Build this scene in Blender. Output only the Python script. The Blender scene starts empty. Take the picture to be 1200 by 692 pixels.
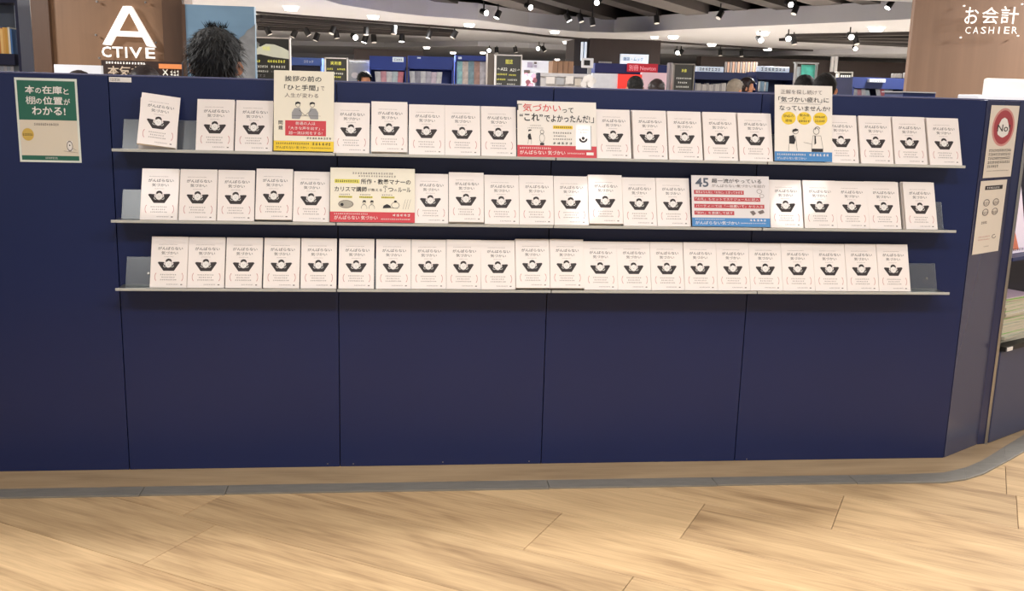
import bpy, bmesh, math, random
from mathutils import Vector, Matrix
random.seed(7)
S = bpy.context.scene
COL = S.collection
PI = math.pi

# ------------------------------------------------------------------ camera
F, CY, CZ, YAW, PITCH, ROLL = 1150.0, -3.6819, 1.4583, .1126, .2039, .0273
fw = Vector((math.sin(YAW)*math.cos(PITCH), math.cos(YAW)*math.cos(PITCH), -math.sin(PITCH)))
rt = Vector((math.cos(YAW), -math.sin(YAW), 0)); up = rt.cross(fw)
rt, up = rt*math.cos(ROLL)+up*math.sin(ROLL), -rt*math.sin(ROLL)+up*math.cos(ROLL)
CP = Vector((0, CY, CZ))
cd = bpy.data.cameras.new('camera'); cam = bpy.data.objects.new('camera', cd); COL.objects.link(cam)
cd.sensor_width = 36; cd.lens = F/1200*36; cd.clip_end = 200
M4 = Matrix((rt, up, -fw)).transposed().to_4x4(); M4.translation = CP
cam.matrix_world = M4
S.camera = cam

def aty(px, py, Y):
    d = fw + rt*((px-600)/F) - up*((py-346)/F)
    return CP + d*((Y-CY)/d.y)
def atz(px, py, Z):
    d = fw + rt*((px-600)/F) - up*((py-346)/F)
    return CP + d*((Z-CZ)/d.z)

# ------------------------------------------------------------------ world, exposure
w = bpy.data.worlds.new('world'); S.world = w; w.use_nodes = True
w.node_tree.nodes['Background'].inputs[0].default_value = (1, .95, .9, 1)
w.node_tree.nodes['Background'].inputs[1].default_value = .55
S.view_settings.view_transform = 'Standard'; S.view_settings.look = 'None'
S.view_settings.exposure = 0.0; S.view_settings.gamma = 1

# ------------------------------------------------------------------ lamps (ceiling luminaires over the aisle and in the shop, added ones far right)
def area(name, loc, size, energy, rot=(0, 0, 0), col=(1, .975, .955), shape='DISK', spread=180):
    l = bpy.data.lights.new(name, 'AREA'); l.shape = shape; l.size = size; l.energy = energy; l.color = col
    l.spread = math.radians(spread)
    o = bpy.data.objects.new(name, l); o.location = loc; o.rotation_euler = rot; COL.objects.link(o); return o
for i, (x, e) in enumerate(((-1.6, 11), (-.2, 20), (1.2, 21), (2.6, 17.5))):
    area('aisle_lamp', (x, -2.3, 2.68), .35, e*1.15, (math.radians(28), 0, 0))
for i, (x, e) in enumerate(((-1.5, 40), (0.0, 52), (1.5, 44), (3.0, 34))):
    area('unseen_aisle_downlight', (x, -1.55, 2.7), .25, e*.20, (0, 0, 0), col=(1, .94, .86), spread=100)
for x, e in ((-1.6, 20), (.6, 25), (2.9, 28)):
    area('shop_lamp', (x, .5, 2.7), .2, e, spread=130)
for x, y, e in ((6.0, -1.2, 60), (9.5, -.5, 120), (13.0, 1.0, 160)):  # out of view, added to light the end panel, bay and right wall
    area('unseen_aisle_downlight', (x, y, 2.7), .4, e)
for x in (-3.5, 1.0, 5.5):
    for y in (2.2, 6.5):
        area('shop_lamp', (x, y, 2.68), .5, 90)
for x in (-6, 0, 6, 12):
    for y in (11.5, 16.5):
        area('shop_lamp', (x, y, 2.7 if y > 15 else 2.7), .3, 330)

# ------------------------------------------------------------------ materials
MATS = {}
def mat(name, col, rough=.6, metal=0, emit=0, noise=0, nscale=20, stretch=None, bump=0, spec=.5, ecol=None, coord='Object', alpha=1, coat=0):
    if name in MATS: return MATS[name]
    m = bpy.data.materials.new(name); m.use_nodes = True; nt = m.node_tree; b = nt.nodes['Principled BSDF']
    c = tuple(((v/255)/12.92 if v/255 <= .04045 else ((v/255+.055)/1.055)**2.4) for v in col)+(1,)
    b.inputs['Base Color'].default_value = c; b.inputs['Roughness'].default_value = rough
    b.inputs['Metallic'].default_value = metal; b.inputs['Specular IOR Level'].default_value = spec
    b.inputs['Coat Weight'].default_value = coat
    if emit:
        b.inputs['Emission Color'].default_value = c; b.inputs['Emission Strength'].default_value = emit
    if alpha < 1: b.inputs['Alpha'].default_value = alpha
    if noise or bump:
        tc = nt.nodes.new('ShaderNodeTexCoord'); mp = nt.nodes.new('ShaderNodeMapping'); n = nt.nodes.new('ShaderNodeTexNoise')
        n.inputs['Scale'].default_value = nscale; n.inputs['Detail'].default_value = 6
        mp.inputs['Scale'].default_value = stretch or (1, 1, 1)
        nt.links.new(tc.outputs[coord], mp.inputs[0]); nt.links.new(mp.outputs[0], n.inputs[0])
        if noise:
            r = nt.nodes.new('ShaderNodeMix'); r.data_type = 'RGBA'
            r.inputs[6].default_value = tuple(v*(1-noise) for v in c[:3])+(1,); r.inputs[7].default_value = tuple(min(1, v*(1+noise)) for v in c[:3])+(1,)
            nt.links.new(n.outputs[0], r.inputs[0]); nt.links.new(r.outputs[2], b.inputs['Base Color'])
            if emit: nt.links.new(r.outputs[2], b.inputs['Emission Color'])
        if bump:
            bp = nt.nodes.new('ShaderNodeBump'); bp.inputs['Strength'].default_value = bump; bp.inputs['Distance'].default_value = .002
            nt.links.new(n.outputs[0], bp.inputs['Height']); nt.links.new(bp.outputs[0], b.inputs['Normal'])
    MATS[name] = m; return m

NAVY = mat('navy_laminate', (24, 37, 82), .34, noise=.08, nscale=3, bump=.02, spec=.45)
NAVYD = mat('navy_dark', (22, 24, 50), .5)
NAVYS = mat('navy_shop', (34, 48, 98), .5, noise=.1, nscale=3)
BLUES = mat('blue_shop', (38, 66, 160), .5, noise=.1, nscale=3)
WHITE = mat('white_paper', (240, 236, 232), .55)
COVER = mat('book_cover', (243, 234, 229), .42, spec=.4, coat=.1)
COVER2 = mat('book_cover_cool', (236, 230, 226), .42, spec=.4, coat=.1)
PAGES = mat('book_pages', (236, 224, 202), .85, noise=.08, nscale=400, stretch=(1, 30, 1))
INK = mat('ink_dark', (44, 36, 36), .6)
INKG = mat('ink_grey', (120, 108, 104), .6)
INKR = mat('ink_red_soft', (196, 128, 124), .6)
RED = mat('print_red', (205, 50, 62), .5)
REDB = mat('print_red_bold', (214, 44, 40), .5)
YEL = mat('print_yellow', (240, 205, 40), .5)
YELL = mat('print_lemon', (232, 222, 96), .5)
BLUE = mat('print_blue', (66, 134, 196), .5)
CREAM = mat('card_cream', (240, 233, 214), .5)
CARD = mat('card_white', (240, 233, 224), .5)
GREEN = mat('poster_green', (42, 106, 88), .5)
BEIGE = mat('poster_beige', (226, 216, 198), .5)
GOLD = mat('poster_gold', (214, 180, 90), .5)
GREY = mat('grey_paint', (150, 150, 152), .5)
STEEL = mat('brushed_steel', (170, 168, 166), .3, 1, noise=.1, nscale=10, stretch=(1, 30, 30))
STEELD = mat('worn_steel', (136, 132, 124), .42, .3, noise=.25, nscale=8, stretch=(2, 10, 10))
BLACK = mat('black_plastic', (22, 21, 22), .5)
BOARD = mat('sign_board', (62, 62, 58), .45)
BROWN = mat('wood_veneer', (146, 112, 84), .5, noise=.22, nscale=3, stretch=(6, 6, .35))
BROWND = mat('wood_veneer_dark', (94, 68, 50), .5, noise=.2, nscale=3, stretch=(6, 6, .35))
DARKW = mat('dark_wall', (58, 46, 42), .6, noise=.15, nscale=2, stretch=(5, 5, .5))
CEIL = mat('ceiling_plaster', (202, 203, 208), .8, noise=.03, nscale=2)
CEILD = mat('dark_ceiling', (34, 30, 30), .8)
SLAT = mat('slat_brown', (48, 42, 41), .6, noise=.15, nscale=6)
SLATL = mat('slat_light', (92, 86, 84), .6, noise=.1, nscale=6)
LAMP = mat('lamp_lens', (255, 246, 236), .4, emit=9)
LAMPS = mat('lamp_lens_spot', (255, 250, 245), .4, emit=14)
LETTER = mat('sign_letter', (250, 244, 236), .4, emit=.75)
LBOX = mat('light_box', (216, 226, 238), .4, emit=.45)
TXTY = mat('text_yellow', (226, 222, 96), .5, emit=.5)
TXTW = mat('text_white', (225, 225, 215), .5, emit=.35)
SKIN = mat('skin', (205, 142, 108), .55)
HAIR = mat('hair_black', (11, 10, 10), .7, noise=.3, nscale=60)
HAIRB = mat('hair_dark_brown', (40, 28, 28), .5, noise=.3, nscale=60)
HAIRG = mat('hair_grey', (150, 138, 122), .55, noise=.25, nscale=50)

def wood_mat(name, dark, light, scale=1.0):
    m = bpy.data.materials.new(name); m.use_nodes = True; nt = m.node_tree; N = nt.nodes; L = nt.links; b = N['Principled BSDF']
    tc = N.new('ShaderNodeTexCoord'); oi = N.new('ShaderNodeObjectInfo')
    add = N.new('ShaderNodeVectorMath'); add.operation = 'ADD'
    mul = N.new('ShaderNodeMath'); mul.operation = 'MULTIPLY'; mul.inputs[1].default_value = 37
    L.new(oi.outputs['Random'], mul.inputs[0]); L.new(tc.outputs['Object'], add.inputs[0]); L.new(mul.outputs[0], add.inputs[1])
    mp = N.new('ShaderNodeMapping'); mp.inputs['Scale'].default_value = (.9, 6, 1); L.new(add.outputs[0], mp.inputs[0])
    n1 = N.new('ShaderNodeTexNoise'); n1.inputs['Scale'].default_value = 1.6*scale; n1.inputs['Detail'].default_value = 8; n1.inputs['Distortion'].default_value = .9
    L.new(mp.outputs[0], n1.inputs[0])
    mp2 = N.new('ShaderNodeMapping'); mp2.inputs['Scale'].default_value = (3, 60, 1); L.new(add.outputs[0], mp2.inputs[0])
    n2 = N.new('ShaderNodeTexNoise'); n2.inputs['Scale'].default_value = 2*scale; n2.inputs['Detail'].default_value = 4; L.new(mp2.outputs[0], n2.inputs[0])
    mx = N.new('ShaderNodeMix'); mx.inputs[0].default_value = .35; L.new(n1.outputs[0], mx.inputs[2]); L.new(n2.outputs[0], mx.inputs[3])
    cr = N.new('ShaderNodeValToRGB'); e = cr.color_ramp.elements
    lin = lambda c: tuple(((v/255+.055)/1.055)**2.4 for v in c)+(1,)
    e[0].position = .32; e[0].color = lin(dark); e[1].position = .66; e[1].color = lin(light)
    k = e.new(.47); k.color = lin(tuple((a*.4+c*.6) for a, c in zip(dark, light)))
    L.new(mx.outputs[0], cr.inputs[0])
    # knots
    mp3 = N.new('ShaderNodeMapping'); mp3.inputs['Scale'].default_value = (1.3, 3.2, 1); L.new(add.outputs[0], mp3.inputs[0])
    v = N.new('ShaderNodeTexVoronoi'); v.inputs['Scale'].default_value = 1.1; L.new(mp3.outputs[0], v.inputs[0])
    kr = N.new('ShaderNodeMapRange'); kr.inputs[1].default_value = .02; kr.inputs[2].default_value = .09; kr.inputs[3].default_value = .55; kr.inputs[4].default_value = 0
    L.new(v.outputs['Distance'], kr.inputs[0])
    m2 = N.new('ShaderNodeMix'); m2.data_type = 'RGBA'; m2.inputs[7].default_value = lin((118, 82, 52))
    L.new(kr.outputs[0], m2.inputs[0]); L.new(cr.outputs[0], m2.inputs[6])
    vr = N.new('ShaderNodeHueSaturation'); mr = N.new('ShaderNodeMapRange'); mr.inputs[3].default_value = .9; mr.inputs[4].default_value = 1.08
    L.new(oi.outputs['Random'], mr.inputs[0]); L.new(mr.outputs[0], vr.inputs['Value']); L.new(m2.outputs[2], vr.inputs['Color'])
    L.new(vr.outputs[0], b.inputs['Base Color'])
    b.inputs['Roughness'].default_value = .42
    bp = N.new('ShaderNodeBump'); bp.inputs['Strength'].default_value = .12; bp.inputs['Distance'].default_value = .002
    L.new(mx.outputs[0], bp.inputs['Height']); L.new(bp.outputs[0], b.inputs['Normal'])
    return m
OAK = wood_mat('oak_plank', (142, 114, 82), (206, 176, 134))
OAKB = wood_mat('oak_border', (138, 116, 88), (172, 148, 116))

def acrylic():
    m = bpy.data.materials.new('clear_acrylic'); m.use_nodes = True; nt = m.node_tree; nt.nodes.clear()
    o = nt.nodes.new('ShaderNodeOutputMaterial'); t = nt.nodes.new('ShaderNodeBsdfTransparent'); t.inputs[0].default_value = (.86, .88, .88, 1)
    g = nt.nodes.new('ShaderNodeBsdfGlossy'); g.inputs['Roughness'].default_value = .28; g.inputs[0].default_value = (.9, .92, .92, 1)
    d = nt.nodes.new('ShaderNodeBsdfDiffuse'); d.inputs[0].default_value = (.75, .77, .76, 1)
    fr = nt.nodes.new('ShaderNodeFresnel'); fr.inputs[0].default_value = 1.5
    a = nt.nodes.new('ShaderNodeMixShader'); a.inputs[0].default_value = .055
    c = nt.nodes.new('ShaderNodeMixShader')
    nt.links.new(t.outputs[0], a.inputs[1]); nt.links.new(d.outputs[0], a.inputs[2])
    nt.links.new(fr.outputs[0], c.inputs[0]); nt.links.new(a.outputs[0], c.inputs[1]); nt.links.new(g.outputs[0], c.inputs[2])
    nt.links.new(c.outputs[0], o.inputs[0]); return m
ACR = acrylic()
ACRE = mat('acrylic_edge', (216, 216, 210), .25, spec=.6, alpha=.62)

# ------------------------------------------------------------------ mesh helpers
class MB:
    def __init__(s): s.v = []; s.f = []; s.m = []; s.ms = []
    def mi(s, m):
        if m not in s.ms: s.ms.append(m)
        return s.ms.index(m)
    def add(s, vs, fs, m):
        o = len(s.v); k = s.mi(m); s.v += [tuple(v) for v in vs]; s.f += [tuple(i+o for i in f) for f in fs]; s.m += [k]*len(fs)
    def box(s, x0, y0, z0, x1, y1, z1, m, T=None):
        vs = [Vector((x, y, z)) for x in (x0, x1) for y in (y0, y1) for z in (z0, z1)]
        if T: vs = [T @ v for v in vs]
        s.add(vs, [(0, 1, 3, 2), (4, 6, 7, 5), (0, 4, 5, 1), (2, 3, 7, 6), (0, 2, 6, 4), (1, 5, 7, 3)], m)
    def prism(s, pts, z0, z1, m):
        n = len(pts); a = sum(pts[i][0]*pts[(i+1) % n][1]-pts[(i+1) % n][0]*pts[i][1] for i in range(n))
        if a < 0: pts = pts[::-1]
        vs = [(p[0], p[1], z0) for p in pts]+[(p[0], p[1], z1) for p in pts]
        s.add(vs, [tuple(range(n-1, -1, -1)), tuple(range(n, 2*n))]+[(i, (i+1) % n, n+(i+1) % n, n+i) for i in range(n)], m)
    def tube(s, a, b, r0, r1, m, n=12):
        a = Vector(a); b = Vector(b); d = (b-a).normalized(); x = d.orthogonal().normalized(); y = d.cross(x)
        vs = [c + x*(r*math.cos(2*PI*i/n)) + y*(r*math.sin(2*PI*i/n)) for c, r in ((a, r0), (b, r1)) for i in range(n)]
        s.add(vs, [(i, (i+1) % n, n+(i+1) % n, n+i) for i in range(n)]+[tuple(range(n-1, -1, -1)), tuple(range(n, 2*n))], m)
    def mesh(s, name):
        me = bpy.data.meshes.new(name); me.from_pydata(s.v, [], s.f)
        for m in s.ms: me.materials.append(m)
        me.polygons.foreach_set('material_index', s.m); me.update(); return me
    def obj(s, name, parent=None, bevel=0, smooth=False):
        o = bpy.data.objects.new(name, s.mesh(name)); COL.objects.link(o); o.parent = parent
        if smooth: o.data.polygons.foreach_set('use_smooth', [True]*len(o.data.polygons))
        if bevel:
            b = o.modifiers.new('bevel', 'BEVEL'); b.width = bevel; b.segments = 2; b.limit_method = 'ANGLE'
        return o
def tag(o, label=None, cat=None, group=None, kind=None):
    for k, v in (('label', label), ('category', cat), ('group', group), ('kind', kind)):
        if v: o[k] = v
    return o
def thing(name, label, cat, loc=(0, 0, 0), rot=(0, 0, 0), group=None):
    o = bpy.data.objects.new(name, None); COL.objects.link(o); o.location = loc; o.rotation_euler = rot
    o.empty_display_size = .1
    return tag(o, label, cat, group)
def boxo(name, x0, y0, z0, x1, y1, z1, m, parent=None, bevel=0):
    b = MB(); b.box(x0, y0, z0, x1, y1, z1, m); return b.obj(name, parent, bevel)
def box_at(name, loc, size, m, parent, bevel=0):
    """box centred in x, bottom at loc.z, front at loc.y"""
    x, y, z = loc; a, b, c = size
    return boxo(name, x-a/2, y, z, x+a/2, y+b, z+c, m, parent, bevel)
def copy_tree(o, parent=None, **kw):
    c = o.copy(); COL.objects.link(c); c.parent = parent
    for ch in KIDS.get(o.name, []): copy_tree(ch, c)
    return c
KIDS = {}

TXT = {}
def text_geo(body, bold=0, res=2):
    k = (body, bold, res)
    if k not in TXT:
        c = bpy.data.curves.new('t', 'FONT'); c.body = body; c.resolution_u = res; c.offset = bold
        c.fill_mode = 'FRONT' if hasattr(c, 'fill_mode') else c.fill_mode
        o = bpy.data.objects.new('t', c); COL.objects.link(o); me = o.to_mesh()
        vs = [(v.co.x, v.co.y) for v in me.vertices]; fs = [tuple(p.vertices) for p in me.polygons]
        o.to_mesh_clear(); bpy.data.objects.remove(o); bpy.data.curves.remove(c)
        xs = [v[0] for v in vs]; ys = [v[1] for v in vs]; x0, x1, y0, y1 = min(xs), max(xs), min(ys), max(ys)
        TXT[k] = ([((x-x0)/(x1-x0), (y-y0)/(y1-y0)) for x, y in vs], fs, (x1-x0)/(y1-y0))
    return TXT[k]

class Sheet(MB):
    """flat print on a sheet of w x h; u right and v down in 0..1; faces -Y in local space, y = -off"""
    def __init__(s, w, h, off=.0006, x0=None, z1=None):
        super().__init__(); s.w = w; s.h = h; s.off = off; s.x0 = -w/2 if x0 is None else x0; s.z1 = h if z1 is None else z1; s.n = 0
    def P(s, u, v, l=0): return (s.x0+u*s.w, -s.off-l*.0004, s.z1-v*s.h)
    def poly(s, pts, m, l=0):
        a = sum(pts[i-1][0]*pts[i][1]-pts[i][0]*pts[i-1][1] for i in range(len(pts)))
        if a > 0: pts = pts[::-1]
        s.add([s.P(u, v, l) for u, v in pts], [tuple(range(len(pts)))], m)
    def rect(s, u0, v0, u1, v1, m, l=0): s.poly([(u0, v0), (u0, v1), (u1, v1), (u1, v0)], m, l)
    def disc(s, u, v, ru, rv, m, l=0, n=20): s.poly([(u+ru*math.cos(2*PI*i/n), v+rv*math.sin(2*PI*i/n)) for i in range(n)], m, l)
    def arc(s, u, v, ru, rv, a0, a1, t, m, l=0, n=10):
        for i in range(n):
            A = [math.radians(a0+(a1-a0)*k/n) for k in (i, i+1)]
            p = [(u+ru*k*math.cos(a), v+rv*k*math.sin(a)) for a, k in ((A[0], 1), (A[1], 1), (A[1], 1-t), (A[0], 1-t))]
            s.poly(p, m, l)
    def line(s, u0, v0, u1, v1, t, m, l=0):
        dx = (u1-u0)*s.w; dy = (v1-v0)*s.h; q = math.hypot(dx, dy) or 1; nx = -dy/q*t/2; ny = dx/q*t/2
        s.poly([(u0+nx/s.w, v0+ny/s.h), (u1+nx/s.w, v1+ny/s.h), (u1-nx/s.w, v1-ny/s.h), (u0-nx/s.w, v0-ny/s.h)], m, l)
    def text(s, body, u0, v0, u1, v1, m, l=1, bold=0, res=2):
        vs, fs, _ = text_geo(body, bold, res)
        s.add([s.P(u0+(u1-u0)*x, v1-(v1-v0)*y, l) for x, y in vs], fs, m)
    def micro(s, u0, v0, u1, v1, n, m, l=1, seed=1):
        """lettering too small to read: one small broken glyph after another"""
        r = random.Random(seed); p = (u1-u0)/n
        for i in range(n):
            a = u0+i*p; b = a+p*.74; h = v1-v0
            for k in range(2):
                y = v0+h*(.1+.5*k+r.random()*.2); s.rect(a, y, b-r.random()*p*.3, y+h*.2, m, l)
            x = a+p*(.15+.35*r.random()); s.rect(x, v0, x+p*.15, v1, m, l)

# ------------------------------------------------------------------ setting: floor
base = tag(boxo('floor', -14, -9, -.06, 22, 2.0, -.008, mat('floor_screed', (150, 128, 102), .5, noise=.1, nscale=4)), kind='structure')
tag(boxo('floor', -14, 2.0, -.06, 22, 34, -.004, mat('shop_floor', (204, 192, 176), .45, noise=.06, nscale=4)), kind='structure')
ang = math.atan2(-.526, .851)
WP = .33
pm = {}
def plank(L):
    k = round(L, 2)
    if k not in pm:
        bm = bmesh.new(); g = .0008
        vs = [bm.verts.new((x, y, z)) for z in (-.012, 0) for x, y in ((g, g), (L-g, g), (L-g, WP-g), (g, WP-g))]
        for f in ((3, 2, 1, 0), (4, 5, 6, 7), (0, 1, 5, 4), (1, 2, 6, 5), (2, 3, 7, 6), (3, 0, 4, 7)): bm.faces.new([vs[i] for i in f])
        top = [e for e in bm.edges if all(v.co.z > -.001 for v in e.verts)]
        bmesh.ops.bevel(bm, geom=top, offset=.0008, segments=1, affect='EDGES')
        me = bpy.data.meshes.new('plank'); bm.to_mesh(me); bm.free(); me.materials.append(OAK); pm[k] = me
    return pm[k]
# rows: n = -.095 + k*.33 ; known end joints along t
starts = {0: 1.153, -1: .723, -3: -.27, 1: 1.6, 2: 2.19, -2: 1.1}
for k in range(-9, 5):
    n0 = -.095+k*WP
    L = 1.52; t = starts.get(k, random.random()*1.5); t -= L*5
    while t < 6.5:
        x = t*.851+n0*.526; y = -t*.526+n0*.851
        cx = (t+L/2)*.851+n0*.526; cyy = -(t+L/2)*.526+n0*.851
        if -4.2 < cx < 5 and -3.4 < cyy < .75:
            o = bpy.data.objects.new('plank', plank(L)); COL.objects.link(o); o.parent = base
            o.location = (x, y, 0); o.rotation_euler = (0, 0, ang)
        t += L
# border of darker boards and the steel strip between it and the planks
backl = [(-4.2, -.175), (1.78, -.176)]; frontl = [(-4.2, -.25), (1.74, -.256)]
arcb = [(2.0, -.175), (2.165, -.165), (2.29, -.115), (2.403, -.044), (2.6, .11), (2.796, .265), (3.4, .73), (4.4, 1.3)]
arcf = [(1.95, -.258), (2.111, -.26), (2.22, -.235), (2.33, -.18), (2.5, -.06), (2.659, .056), (3.35, .60), (4.45, 1.2)]
bk = backl+arcb; fr_ = frontl+arcf
bpoly = bk+[(4.4, 2.0), (-4.2, 2.0)]
bb = MB(); bb.prism(bpoly, -.008, .004, OAKB); tag(bb.obj('floor', None), kind='structure')
strip = thing('floor_strip', 'grey worn steel strip curving along the floor between border and planks', 'floor strip', (0, -.2, 0))
cuts = [-4.2, -2.0, -.94, -.64, .55, 1.2, 1.76]
for a, b in zip(cuts, cuts[1:]):
    q = MB(); q.prism([(a+.001, .2-.248), (b-.001, .2-.252), (b-.001, .2-.174), (a+.001, .2-.174)], -.006, .007, STEELD); q.obj('strip_segment', strip, .0015)
seg = [(1.761, -.175), *arcb]; seg2 = [(1.761, -.256), *arcf]
for lo, hi in ((0, 3), (3, 5), (5, 8)):
    q = MB(); q.prism([(x, y+.2) for x, y in seg2[lo:hi+1]]+[(x, y+.2) for x, y in seg[lo:hi+1][::-1]], -.006, .007, STEELD); q.obj('strip_segment', strip, .0015)

# ------------------------------------------------------------------ setting: ceilings and walls
ZS, ZU = 2.75, 3.03
fas = [(-200, -120), (250, -60), (341, -36), (400, -16), (460, -5), (500, 0), (560, 5), (620, 15), (680, 21), (720, 22), (760, 20), (830, 15), (900, 11), (1000, 5), (1080, 0), (1200, -9), (1400, -30)]
fp = [atz(x, y, ZU) for x, y in fas]
xs = [p.x for p in fp]
m_ = MB(); m_.prism([(-14, 34)]+[(p.x, p.y) for p in fp]+[(22, 34)], ZS, ZU+.02, CEIL)
tag(m_.obj('ceiling'), kind='structure')
m_ = MB(); m_.box(-14, -9, ZU+.25, 22, 34, ZU+.3, CEILD); tag(m_.obj('ceiling'), kind='structure')
m_ = MB(); m_.box(-14, -9, ZS, 22, 9, ZS+.05, CEIL); tag(m_.obj('ceiling'), kind='structure')
# second dropped band far back
d2 = [atz(x, y, 2.62) for x, y in ((250, 52), (340, 53), (450, 55), (560, 54), (620, 56), (700, 61), (820, 64), (900, 66), (960, 64), (1100, 62))]
m_ = MB(); m_.prism([(-14, 34)]+[(p.x, p.y) for p in d2]+[(22, 34)], 2.62, ZS-.001, CEIL); tag(m_.obj('ceiling'), kind='structure')
# joint line curving across the soffit (shadow gap trim)
jl = [(300, 13), (360, 18), (420, 22.5), (480, 27), (540, 31.5), (600, 36), (640, 41), (690, 45), (760, 47), (840, 52), (900, 56), (960, 58.5)]
m_ = MB(); pj = [atz(x, y, ZS) for x, y in jl]
for a, b in zip(pj, pj[1:]): m_.prism([(a.x, a.y), (b.x, b.y), (b.x, b.y+.25), (a.x, a.y+.25)], ZS-.035, ZS-.001, SLAT)
tag(m_.obj('trim_1'), kind='structure')
# louvre beams in the dark opening
lou = thing('ceiling_louvre', 'dark open ceiling louvre of diagonal brown and grey beams above shop', 'louvre', (4, 14, ZU))
for i in range(13):
    x0 = 400+i*62; a = atz(x0, -6, ZU+.12); b = atz(x0+95, 24, ZU+.12)
    d = (b-a).normalized(); nn = Vector((-d.y, d.x, 0))*(.16 if i % 3 else .26); a = a-d*3; b = b+d*1.0
    q = MB(); L0 = Vector((4, 14, ZU))
    q.prism([((p-L0).x, (p-L0).y) for p in (a-nn, b-nn, b+nn, a+nn)], -.02+.03*(i % 2), .22, SLATL if i % 3 == 0 else SLAT); q.obj('beam', lou)
# slat group over the left part of the shop
sl = thing('slatted_ceiling', 'dark parallel ceiling slats with spotlights, left of the ceiling', 'ceiling slats', (-1, 20, ZS))
L0 = Vector((-1, 20, ZS))
for k in range(6):
    a = atz(302, 20.5+2.7*k, ZS-.05); b = atz(530, 37.5+.9*k, ZS-.05)
    d = (b-a).normalized(); nn = Vector((-d.y, d.x, 0))*.12
    q = MB(); q.prism([((p-L0).x, (p-L0).y) for p in (a-nn, b-nn, b+nn, a+nn)], -.07, -.002, SLAT if k % 2 else CEILD); q.obj('slat', sl)
s2 = thing('slatted_ceiling', 'short dark wedge of ceiling slats, right of the ceiling', 'ceiling slats', (6, 22, ZS))
L0 = Vector((6, 22, ZS))
for k in range(4):
    a = atz(925, 43+1.2*k, ZS-.05); b = atz(1078, 40.5+4.5*k, ZS-.05)
    d = (b-a).normalized(); nn = Vector((-d.y, d.x, 0))*(.1+.1*k)
    q = MB(); q.prism([((p-L0).x, (p-L0).y) for p in (a-nn, b-nn, b+nn, a+nn)], -.06, -.002, CEILD if k % 2 else SLAT); q.obj('slat', s2)

WALLW = mat('wall_white', (200, 200, 204), .7)
tag(boxo('wall_back', -14, 32.5, 0, 22, 33, ZS, WALLW), kind='structure')
tag(boxo('wall_left', -14.2, -9, 0, -14, 33, ZU+.3, mat('wall_grey', (150, 146, 142), .7)), kind='structure')
tag(boxo('wall_right', 22, -9, 0, 22.2, 33, ZU+.3, mat('wall_beige', (204, 200, 200), .7)), kind='structure')
def slab(name, px0, py0, px1, py1, Y, depth, m, parent=None, zbot=None, bevel=0, ox=Vector((0, 0, 0))):
    pm_ = (py0+py1)/2; a = aty(px0, pm_, Y); b = aty(px1, pm_, Y); t = aty((px0+px1)/2, py0, Y); o = aty((px0+px1)/2, py1, Y)
    z0 = o.z if zbot is None else zbot
    return boxo(name, a.x-ox.x, Y-ox.y, z0-ox.z, b.x-ox.x, Y+depth-ox.y, t.z-ox.z, m, parent, bevel)

# left wood wall with the sign, dark edge strips
wl = tag(slab('wall_left', 57, -60, 216, 90, 4.0, .3, BROWN, zbot=0), kind='structure')
tag(slab('wall_left', 36, -60, 57, 90, 3.95, .35, BROWND, zbot=0), kind='structure')
tag(slab('wall_left', 190, -60, 214, 90, 3.96, .03, BROWND, zbot=0), kind='structure')
# right wood wall with the cashier sign
tag(slab('wall_right', 1071, -70, 1330, 105, 3.0, .04, mat('wood_veneer_right', (156, 124, 100), .5, noise=.2, nscale=3, stretch=(6, 6, .3)), zbot=0), kind='structure')
# dark rear walls
tag(slab('wall_back', 820, 70, 1090, 110, 22, .4, DARKW, zbot=0), kind='structure')
tag(slab('wall_back', 415, 58, 496, 110, 22, .5, DARKW, zbot=0), kind='structure')
pil = thing('pillar', 'wide dark brown pillar in the middle of the shop', 'pillar', aty(722, 90, 16).to_tuple()[:2]+(0,))
slab('shaft', 690, 46, 773, 110, 16, 1.0, DARKW, pil, zbot=0, ox=pil.location)
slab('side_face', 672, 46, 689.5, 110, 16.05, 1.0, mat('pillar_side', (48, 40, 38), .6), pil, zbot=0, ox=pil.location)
for n in (681.5, 685.5): slab('light_tube', n, 49, n+2, 71, 15.9, .1, LBOX, pil, ox=pil.location)
slab('navy_board', 673, 77, 690, 92, 15.8, .15, NAVYD, pil, ox=pil.location)

# ------------------------------------------------------------------ the navy partition
H = 1.483
XS = [-3.4, -2.6, -1.8402, -1.0402, -.2434, .5519, 1.3528, 2.2607]
part = thing('display_partition', 'long waist-high navy laminate partition carrying three acrylic book ledges', 'partition', (0, 0, 0))
for a, b in zip(XS, XS[1:]):
    boxo('panel', a+.0015, 0, .004, b-.0015, .02, H-.006, NAVY, part, .0012)
boxo('core', XS[0], .021, .004, 2.24, .12, H-.012, NAVYD, part)
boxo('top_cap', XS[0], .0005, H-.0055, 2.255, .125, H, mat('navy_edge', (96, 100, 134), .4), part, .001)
# angled end panel
A = Vector((2.262, .0)); B = Vector((2.50, .150)); C2 = Vector((2.548, .158)); D2 = Vector((2.56, .30)); E2 = Vector((2.262, .12))
q = MB(); q.prism([tuple(p) for p in (A, B, C2, D2, E2)], .004, H-.004, mat('navy_gloss', (44, 50, 84), .22, spec=.6)); q.obj('end_panel', part, .002)
q = MB(); q.prism([(2.536, .153), (2.545, .148), (2.552, .156), (2.545, .162)], .004, H-.01, STEEL); q.obj('edge_strip', part)
for px, py in ((384, 543), (414, 543), (519, 541), (620, 540), (875, 537.5)):
    p = aty(px, py, 0); q = MB(); q.tube((p.x, .001, p.z), (p.x, -.0015, p.z), .003, .0025, STEEL, 8); q.obj('screw', part)
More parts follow.
